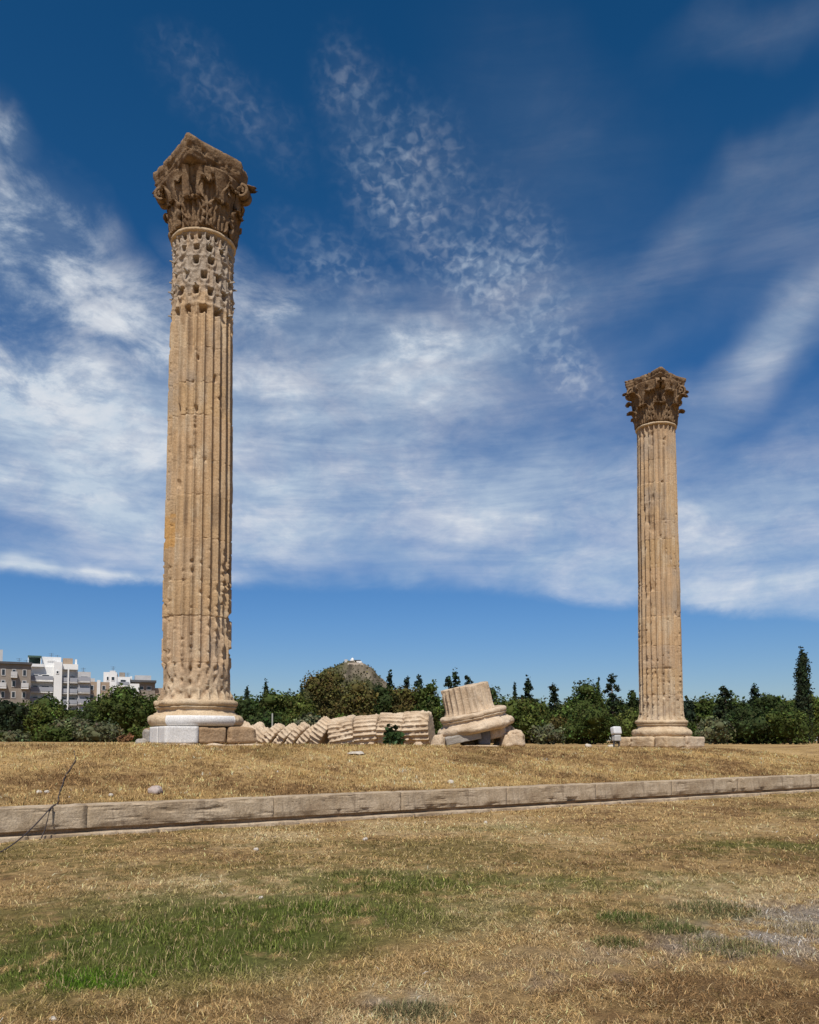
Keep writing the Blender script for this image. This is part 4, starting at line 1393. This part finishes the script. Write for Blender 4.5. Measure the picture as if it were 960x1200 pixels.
b = Bld('apartment_building', 8, 165, 'older grey brown block with a dark cornice at the left edge', 27)
b.vol('wall', -40, 29, 778, None, MBW)
b.vol('cornice', -41, 30, 775.5, 778, MDK, -.6, 12.4)
b.vol('stair_tower', -8, 2, 760, 775.4, MGW, 3, 6)
for py in (784, 797, 810):
    for px in (-10, 1, 11, 21):
        b.win(px, px + 4, py, py + 8, 0, MGW)
b.balc(-1, 6, 806, 1.2, rail=MGW); b.balc(10, 16, 793, 1.2, rail=MGW); b.balc(20, 27, 806, 1.2, rail=MGW)

aerial(b, 18, 768, 775.6); aerial(b, 25, 770, 775.6)
b = Bld('apartment_building', 66, 175, 'tall white modern apartment block with dark recessed balconies and a roof terrace', 24)
b.vol('wall', 31, 40, 782, None, MW, .3, 11)
b.vol('wall', 40, 62, 781, None, MW, 1.6, 11)
b.vol('wall', 62, 70, 776, None, MW, -.4, 11)
b.vol('wall', 70, 86, 784, None, MW, 2.2, 11)
b.vol('wall', 86, 99, 786, None, MGW, .8, 12)
b.vol('penthouse', 50, 69, 769, 781, MW, 2.5, 9)
b.vol('roof_terrace', 32, 52, 778.5, 781.8, MW, .6, 9)
b.vol('roof_terrace', 69.2, 86, 777.5, 783.8, MW, .6, 10)
b.vol('roof_room', 71, 81, 769, 777.4, MOC, 4, 8)
b.vol('chimney', 83, 85, 771, 777.4, MW, 2, 3)
b.vol('awning', 36, 49.5, 768.5, 770.2, MGR, 1.5, 6)
for p in (36.2, 48.5): b.vol('awning_post', p, p + .6, 770.3, 778.4, MW, 1.6, 1.9)
b.vol('shade_wall', 37, 49, 770.4, 778.4, MGR, 5, 5.4)
for py in (790, 803, 816, 829):
    b.win(41.5, 47, py, py + 7, 1.6, MW); b.win(50, 58, py, py + 7, 1.6, MW)
    b.balc(40, 61.5, py + 8, 1.7, 1.6)
    b.win(71.5, 75, py + 1, py + 8, 2.2, MGW); b.win(78, 84, py + 1, py + 8, 2.2, MGW)
    b.balc(70.3, 85.7, py + 9, 1.9, 2.2, MGW)
    b.win(88.5, 96.5, py + 1, py + 6, .8, MGW)
    b.balc(86.5, 98.5, py + 8, 1.3, .8, MGW)
for py in (786, 799, 812): b.win(33, 36, py, py + 6, .3)
b.win(64, 67, 786, 790, -.4); b.win(55, 64, 773, 774.6, 2.5)
b.vol('pillar', 75.6, 77, 783, None, MW, -.1, .3)

aerial(b, 59, 763, 769.1); aerial(b, 92, 779, 786.1); aerial(b, 65, 765, 769.1)
b = Bld('apartment_building', 111, 190, 'narrow ochre house with a pale pillar between the two white blocks', 22)
b.vol('wall', 99, 125, 799, None, MOC); b.vol('roof_room', 104, 110, 794, 798.9, MGW, 3, 7); b.vol('pillar', 112, 115.5, 797, None, MW, -.35, -.05); b.vol('pillar', 99.5, 102, 793, None, MW, -.35, -.05)
for py in (803, 814): b.win(104, 109, py, py + 6, 0, MGW); b.win(117, 121, py, py + 6, 0, MGW)

b = Bld('apartment_building', 141, 200, 'stepped white house above the large dark rounded tree', 18)
b.vol('wall', 122, 136, 788, None, MW, 0, 10); b.vol('wall', 136, 150, 793, None, MW, .3, 10); b.vol('wall', 150, 160, 801, None, MW, -.5, 9)
b.vol('roof_room', 128, 134, 785, 787.9, MGW, 3, 7); b.vol('roof_room', 138, 144, 786.5, 792.9, MBW, 4, 8)
b.win(139.5, 146, 796, 799.5, .3); b.win(125, 128, 793, 798, 0); b.win(130, 134, 793, 798, 0); b.win(152, 156, 806, 811, -.5)
b.balc(137, 149, 804, 1.0, .3)

aerial(b, 147, 786, 793.1); aerial(b, 131, 779, 785.1)
b = Bld('apartment_building', 174, 205, 'grey brown house with a dark flat roof behind the nearer column', 20)
b.vol('wall', 152, 180, 800, None, MBW); b.vol('wall', 180, 196, 806, None, MOC, .4, 9)
b.vol('roof', 150, 181, 797.5, 800, MDK, -1.2, 11); b.vol('roof_room', 159, 176, 791, 797.4, MGW, 2, 8); b.vol('chimney', 154, 156, 792, 797.4, MW, 3, 4)
for px in (155, 163, 171): b.win(px, px + 5, 804, 809, 0, MGW)

# ------------------------------------------------------------------ far hill with its chapel
def hill():
    D = 1500.0
    prof = [(250, 872), (300, 852), (340, 826), (358, 806), (368, 793), (380, 786), (392, 781), (401, 776.5), (408, 775.5), (424, 776), (429, 780), (437, 783), (442, 791), (448, 794), (458, 808), (476, 824), (520, 850), (580, 872)]
    xs = np.array([xat(p, D) for p, _ in prof]); zs = np.array([zat(q, D) for _, q in prof])
    x = np.linspace(xs[0], xs[-1], 230); y = np.linspace(-190, 260, 120)
    X, Y = np.meshgrid(x, y); Xr, Yr = X.ravel(), Y.ravel()
    top = np.interp(Xr, xs, zs)
    fall = np.where(Yr < 0, np.clip(1 + Yr / 190, 0, 1) ** .75, np.clip(1 - Yr / 260, 0, 1))
    P = np.stack([Xr, Yr, Xr * 0], 1)
    xc = xat(415, D); top = top + sstep(22, 40, np.abs(Xr - xc)) * (6 * fbm(P * np.array([1, .3, 1]) / 22, 66, 4) + 3 * fbm(P / 6, 67, 3))
    base = -8
    Z = base + (top - base) * fall
    Z = Z + sstep(1.0, .95, fall) * fall * (16 * fbm(P / 34, 61, 4) + 7 * fbm(P / 9, 62, 4))
    n1 = fbm(P / 30, 63, 4); rocky = sstep(.74, .94, fall + .25 * n1) * sstep(xat(392, D), xat(412, D), Xr + 25 * n1)
    green = np.array([.075, .075, .032]); rock = np.array([.135, .112, .08])
    c = green * (1 + .5 * fbm(P / 12, 64, 3))[:, None]
    c = c * (1 - rocky[:, None]) + rock * (1 + .9 * fbm(P * np.array([1, .6, 1]) / 9, 65, 4))[:, None] * rocky[:, None]
    nx, ny = len(x), len(y)
    i = np.arange((ny - 1) * (nx - 1)); r, q = i // (nx - 1), i % (nx - 1); a = r * nx + q
    Q = np.stack([a, a + 1, a + nx + 1, a + nx], 1)
    o = mesh_np('hill', np.stack([Xr, Yr + D, Z], 1), Q, tinted('hill_ground', .95, .1), None, False, col=np.clip(c, .01, .5))
    tag(o, kind='structure')
    # scrub on the slopes
    rng = np.random.default_rng(31)
    k = rng.integers(0, len(Xr), 24000)
    keep = (rocky[k] < rng.uniform(.15, 1.6, len(k))) & (Yr[k] < 30)
    k = k[keep]
    cen = np.stack([Xr[k], Yr[k] + D, Z[k]], 1) + rng.normal(0, 1.4, (len(k), 3)) + np.array([0, 0, 1.2])
    near = (fall[k] > .93); cen[near, 2] -= 1.0
    col = np.array([.06, .066, .026]) * rng.lognormal(0, .4, (len(k), 1)) * (1 + np.array([.35, .1, 0]) * rng.uniform(-.4, 1, (len(k), 1)))
    V, Qs, C = leaves(cen, np.tile(np.array([0, -.5, .6]), (len(k), 1)), 1.9, rng, np.clip(col, .01, .3))
    o = mesh_np('hill_scrub', V, Qs, M['leaf'], None, False, col=C)
    tag(o, 'olive brown scrub covering the slopes of the far hill', 'scrub', kind='stuff')
    # chapel and terrace on the top
    zt = zat(776, D)
    root = empty('hilltop_chapel', (xat(413, D), D - 6, zt - 3), (0, 0, 0), 'tiny white domed chapel with a terrace on top of the far hill', 'chapel')
    s = D / 960
    mb = MB(); mb.box(-2.2 * s, 1.6 * s, -4, 6, 0, 7.2); mb.build('wall', MW, root)
    V, Q = lathe([(3.1 * s, 7.2), (2.9 * s, 9.3), (2.0 * s, 11.3), (.9 * s, 12.4), (.02, 12.8)], 24, 1, 0)
    V[:, 0] *= .55; V[:, 1] *= .45; V[:, 2] = 7.2 + (V[:, 2] - 7.2) * .6
    mesh_np('dome', V, Q, MW, root, True)
    mb = MB(); mb.box(-9.0 * s, -5.4 * s, -5, 4, -4, 7.0); mb.build('bell_tower', MGW, root)
    mb = MB(); mb.box(1.7 * s, 11.0 * s, -5, 5, -2, 4.0); mb.build('terrace_house', MW, root)
    mb = MB(); mb.box(-5 * s, 12.0 * s, -6, 4.9, 4.3, 5.6); mb.build('roof', MDK, root) if False else None
    mb = MB(); mb.box(2.0 * s, 9.5 * s, -4.4, 4.2, 4.02, 6.2); mb.build('roof', MDK, root)
    mb = MB(); mb.box(-5.2 * s, 13 * s, -9, -6, -6, .6); mb.build('terrace_wall', plain('terrace_stone', (.42, .35, .27)), root)
hill()

# ------------------------------------------------------------------ sky, sun
SUN_EL, SUN_AZ = R(56), math.atan2(-.09, -1.0)      # azimuth measured from +Y towards +X
def world():
    w = bpy.data.worlds.new('World'); SC.world = w; w.use_nodes = True
    nt = w.node_tree; N, L = nt.nodes, nt.links
    bg = N['Background']; bg.inputs[1].default_value = .1
    sky = N.new('ShaderNodeTexSky'); sky.sky_type = 'NISHITA'; sky.sun_disc = False
    sky.sun_elevation = SUN_EL; sky.sun_rotation = SUN_AZ
    sky.altitude = 100; sky.air_density = 1.0; sky.dust_density = .4; sky.ozone_density = 3.0
    tc = N.new('ShaderNodeTexCoord')
    sep = N.new('ShaderNodeSeparateXYZ'); L.new(tc.outputs['Generated'], sep.inputs[0])
    def mth(op, a, b=None, c=None, clamp=False):
        n = N.new('ShaderNodeMath'); n.operation = op; n.use_clamp = clamp
        for i, v in enumerate((a, b, c)):
            if v is None: continue
            if isinstance(v, (int, float)): n.inputs[i].default_value = v
            else: L.new(v, n.inputs[i])
        return n.outputs[0]
    def mr(v, a, b, c=0, d=1, smooth=True):
        n = N.new('ShaderNodeMapRange'); n.interpolation_type = 'SMOOTHSTEP' if smooth else 'LINEAR'
        L.new(v, n.inputs[0])
        for i, q in enumerate((a, b, c, d)): n.inputs[i + 1].default_value = q
        return n.outputs[0]
    x, y, z = sep.outputs
    az = mth('ARCTAN2', x, y); el = mth('ARCSINE', z)
    ae = N.new('ShaderNodeCombineXYZ'); L.new(az, ae.inputs[0]); L.new(el, ae.inputs[1])
    zz = mth('MAXIMUM', mth('ADD', z, .06), .03)
    cp = N.new('ShaderNodeCombineXYZ'); L.new(mth('DIVIDE', x, zz), cp.inputs[0]); L.new(mth('DIVIDE', y, zz), cp.inputs[1])
    CP = cp.outputs[0]
    def pxdir(px, py):
        zc, xc, yc = 1.0, (px - 480) / 960, (809.3 - py) / 960
        yy = zc * math.cos(PITCH) - yc * math.sin(PITCH); zz_ = zc * math.sin(PITCH) + yc * math.cos(PITCH)
        return math.atan2(xc, yy), math.atan2(zz_, math.hypot(xc, yy))
    # warp of the angular coordinates so that no cloud has a clean outline
    wn = noise(N, L, ae.outputs[0], 5.0, 4, .55)
    wsub = N.new('ShaderNodeVectorMath'); wsub.operation = 'SUBTRACT'; L.new(wn.outputs['Color'], wsub.inputs[0]); wsub.inputs[1].default_value = (.5, .5, .5)
    wsc = N.new('ShaderNodeVectorMath'); wsc.operation = 'SCALE'; L.new(wsub.outputs[0], wsc.inputs[0]); wsc.inputs['Scale'].default_value = .13
    wad = N.new('ShaderNodeVectorMath'); wad.operation = 'ADD'; L.new(ae.outputs[0], wad.inputs[0]); L.new(wsc.outputs[0], wad.inputs[1])
    AE = wad.outputs[0]
    def blob(px, py, sx, sy, rot, w=1.0, inner=.1):
        """soft ellipse, sizes in picture pixels, rot in degrees (positive: rising to the right)"""
        a, e = pxdir(px, py)
        mp = N.new('ShaderNodeMapping'); mp.vector_type = 'TEXTURE'; L.new(AE, mp.inputs[0])
        k = math.cos(e) ** 2 / 960
        mp.inputs['Location'].default_value = (a, e, 0)
        mp.inputs['Rotation'].default_value = (0, 0, R(rot))
        mp.inputs['Scale'].default_value = (sx * k * 1.15, sy * k, 1)
        ln = N.new('ShaderNodeVectorMath'); ln.operation = 'LENGTH'; L.new(mp.outputs[0], ln.inputs[0])
        return mr(ln.outputs['Value'], 1.0, inner, 0, w)
    def union(*v):
        o = v[0]
        for q in v[1:]: o = mth('MAXIMUM', o, q)
        return o
    def total(*v):
        o = v[0]
        for q in v[1:]: o = mth('ADD', o, q)
        return o
    # ---- noise fields
    def field(scale, rotd, sx, sy, detail=7, rough=.55, dist=0.0, src=None):
        mp = N.new('ShaderNodeMapping'); L.new(src or ae.outputs[0], mp.inputs[0])
        mp.inputs['Rotation'].default_value = (0, 0, R(rotd)); mp.inputs['Scale'].default_value = (sx, sy, 1)
        return noise(N, L, mp.outputs[0], scale, detail, rough, dist).outputs['Fac']
    soft = field(5.5, -32, .55, 1.5, 7, .52, .5)
    soft2 = field(7.0, 28, .5, 1.4, 7, .55, .6)
    low = field(3.2, 12, .8, 1.3, 5, .5, .3)
    puff = field(9.0, -20, .85, 1.5, 10, .64, .35)
    fine = field(88, 20, .85, 1.2, 2, .5, .4)
    fine2 = field(26, -20, .75, 1.45, 8, .64, .5)
    mid = field(14, 35, .7, 1.5, 5, .55, .3)
    wisp = field(7.5, -33, .32, 1.9, 9, .66, 1.3)
    wisp2 = field(9.0, 40, .35, 1.7, 9, .66, 1.2)
    gap = field(11, 10, .9, 1.2, 4, .5, .4)
    # broad thin veil under about 35 degrees
    veil = total(blob(120, 560, 430, 190, 0, .40), blob(300, 600, 420, 150, -4, .38), blob(640, 620, 330, 130, -10, .34), blob(900, 640, 330, 180, 8, .46), blob(330, 440, 360, 130, 8, .30), blob(540, 400, 280, 120, 20, .26, 0), blob(60, 500, 260, 110, 0, .22), blob(520, 510, 380, 150, 0, .20))
    vs = mth('MULTIPLY', veil, mr(soft, .28, .68, .68, 1.2, False))
    vs = mth('MULTIPLY', vs, mr(soft2, .30, .68, .60, 1.22, False))
    vs = mth('MULTIPLY', vs, mr(fine2, .28, .70, .74, 1.22, False))
    vs = mth('MULTIPLY', vs, mr(wisp, .30, .68, .66, 1.38, False))
    vs = mth('MULTIPLY', vs, mr(wisp2, .30, .68, .75, 1.28, False))
    # bright puffs on the left
    lp = union(blob(20, 270, 210, 150, -28, 1.0, .0), blob(0, 140, 70, 50, 0, .8, 0), blob(110, 350, 330, 100, -14, .92, 0), blob(330, 360, 180, 60, -22, .62, 0), blob(10, 430, 240, 90, 0, .75, 0), blob(480, 410, 180, 36, 12, .5, 0))
    lp = mth('MULTIPLY', lp, mr(puff, .38, .62, .20, 1.12))
    lp = mth('MULTIPLY', lp, mr(fine2, .28, .66, .60, 1.22, False))
    lp = mth('MULTIPLY', lp, mr(wisp, .30, .66, .88, 1.12, False))
    # plumes low in the middle and along the lower edge
    pl = union(blob(580, 590, 120, 66, 38, .55, 0), blob(610, 560, 60, 90, -70, .45, 0), blob(310, 600, 120, 80, -30, .5, 0), blob(90, 676, 250, 17, -1, .95, .2), blob(460, 668, 330, 30, -3, .42, .2), blob(880, 690, 260, 44, 0, .3, .1))
    pl = mth('MULTIPLY', pl, mr(soft, .32, .64, .45, 1.15, False))
    pl = mth('MULTIPLY', pl, mr(wisp2, .30, .68, .55, 1.4, False))
    # mackerel flakes
    ac = union(blob(430, 150, 150, 110, -40, .42, 0), blob(490, 240, 190, 140, -42, .66, 0), blob(590, 320, 190, 130, -40, .70, 0), blob(665, 410, 100, 70, -45, .62, 0), blob(270, 110, 170, 80, -20, .20, 0), blob(400, 310, 150, 90, -30, .45, 0))
    big = field(48, -15, .8, 1.3, 4, .55, .5)
    rip = mth('ADD', mr(fine, .40, .74, .04, .80), mr(big, .42, .74, 0, .42))
    fl = mth('MULTIPLY', ac, rip)
    fl = mth('MULTIPLY', fl, mr(mid, .30, .68, .45, 1.05))
    fl = mth('MULTIPLY', fl, mr(gap, .30, .64, .50, 1.0))
    fl = mth('ADD', mth('MULTIPLY', fl, .70), mth('MULTIPLY', ac, .08))
    # right wisps and faint high haze
    rw = total(blob(930, 365, 130, 60, 24, .26, 0), blob(900, 385, 60, 70, -40, .22, 0), blob(780, 290, 260, 60, 26, .12, 0), blob(850, 460, 240, 70, 30, .25, 0), blob(900, 20, 220, 70, 0, .07, 0), blob(940, 250, 220, 140, 25, .12, 0), blob(660, 190, 300, 200, -30, .05, 0), blob(700, 420, 200, 60, 20, .10, 0))
    rw = mth('MULTIPLY', rw, mr(soft2, .30, .70, .72, 1.15, False))
    rw = mth('MULTIPLY', rw, mr(wisp, .30, .68, .55, 1.35, False))
    dens = total(vs, mth('MULTIPLY', lp, .80), mth('MULTIPLY', pl, .62), fl, rw)
    # lower edge of the cloud sheet, ragged; sky clears again above the horizon
    a0, e0 = pxdir(480, 694)
    edge = mth('ADD', el, mth('MULTIPLY', mth('SUBTRACT', puff, .5), .035))
    edge = mth('ADD', edge, mth('MULTIPLY', mth('MAXIMUM', mth('SUBTRACT', az, .08), 0), .13))
    cut = mr(edge, e0 - .004, e0 + .014, .0, 1)
    dens = mth('MULTIPLY', dens, cut)
    dens = mth('MINIMUM', dens, .92, clamp=True)
    # ---- clear sky: Nishita, deepened as by a polarising filter
    hs = N.new('ShaderNodeHueSaturation'); hs.inputs['Hue'].default_value = HUE; hs.inputs['Saturation'].default_value = SAT; hs.inputs['Value'].default_value = VAL
    L.new(sky.outputs[0], hs.inputs['Color'])
    gr = N.new('ShaderNodeGamma'); gr.inputs[1].default_value = 1.0; L.new(hs.outputs[0], gr.inputs[0])
    er = ramp(N, [(0, (.60, .66, .83)), (.18, (.74, .77, .93)), (.5, (.92, .84, .92)), (.8, (.95, .80, .78)), (1, (.85, .74, .72))])
    L.new(mr(el, 0, R(45), 0, 1, False), er.inputs[0])
    skyc = mixc(N, L, gr.outputs[0], er.outputs[0], 1, 'MULTIPLY')
    body = mr(puff, .40, .66, 0, 1)
    cloudc = mixc(N, L, (5.3, 6.3, 7.4), (7.6, 7.9, 8.3), body)
    col = mixc(N, L, skyc, cloudc, dens)
    L.new(col, bg.inputs[0])
HUE, SAT, VAL = .500, 1.38, .96
world()
sun = bpy.data.lights.new('sun', 'SUN'); sun.energy = 4.7; sun.angle = R(.53); sun.color = (1, .95, .88)
so = bpy.data.objects.new('sun', sun); link(so)
sd = Vector((math.sin(SUN_AZ) * math.cos(SUN_EL), math.cos(SUN_AZ) * math.cos(SUN_EL), math.sin(SUN_EL)))
so.rotation_mode = 'QUATERNION'; so.rotation_quaternion = sd.to_track_quat('Z', 'Y'); so.location = (0, -10, 40)

# ------------------------------------------------------------------ camera
cd = bpy.data.cameras.new('camera'); cam = bpy.data.objects.new('camera', cd); link(cam)
cam.location = (0, 0, CAM_Z); cam.rotation_euler = (PI / 2 + PITCH, 0, 0)
cd.sensor_fit = 'VERTICAL'; cd.sensor_height = 36; cd.lens = 36 * F
cd.shift_y = 209.3 / 1200
cd.clip_end = 20000; cd.clip_start = .1
SC.camera = cam
SC.view_settings.view_transform = 'Standard'; SC.view_settings.look = 'None'; SC.view_settings.gamma = 1
SC.view_settings.exposure = 0.0
SC.view_settings.use_curve_mapping = False
SC.render.resolution_x, SC.render.resolution_y = 819, 1024
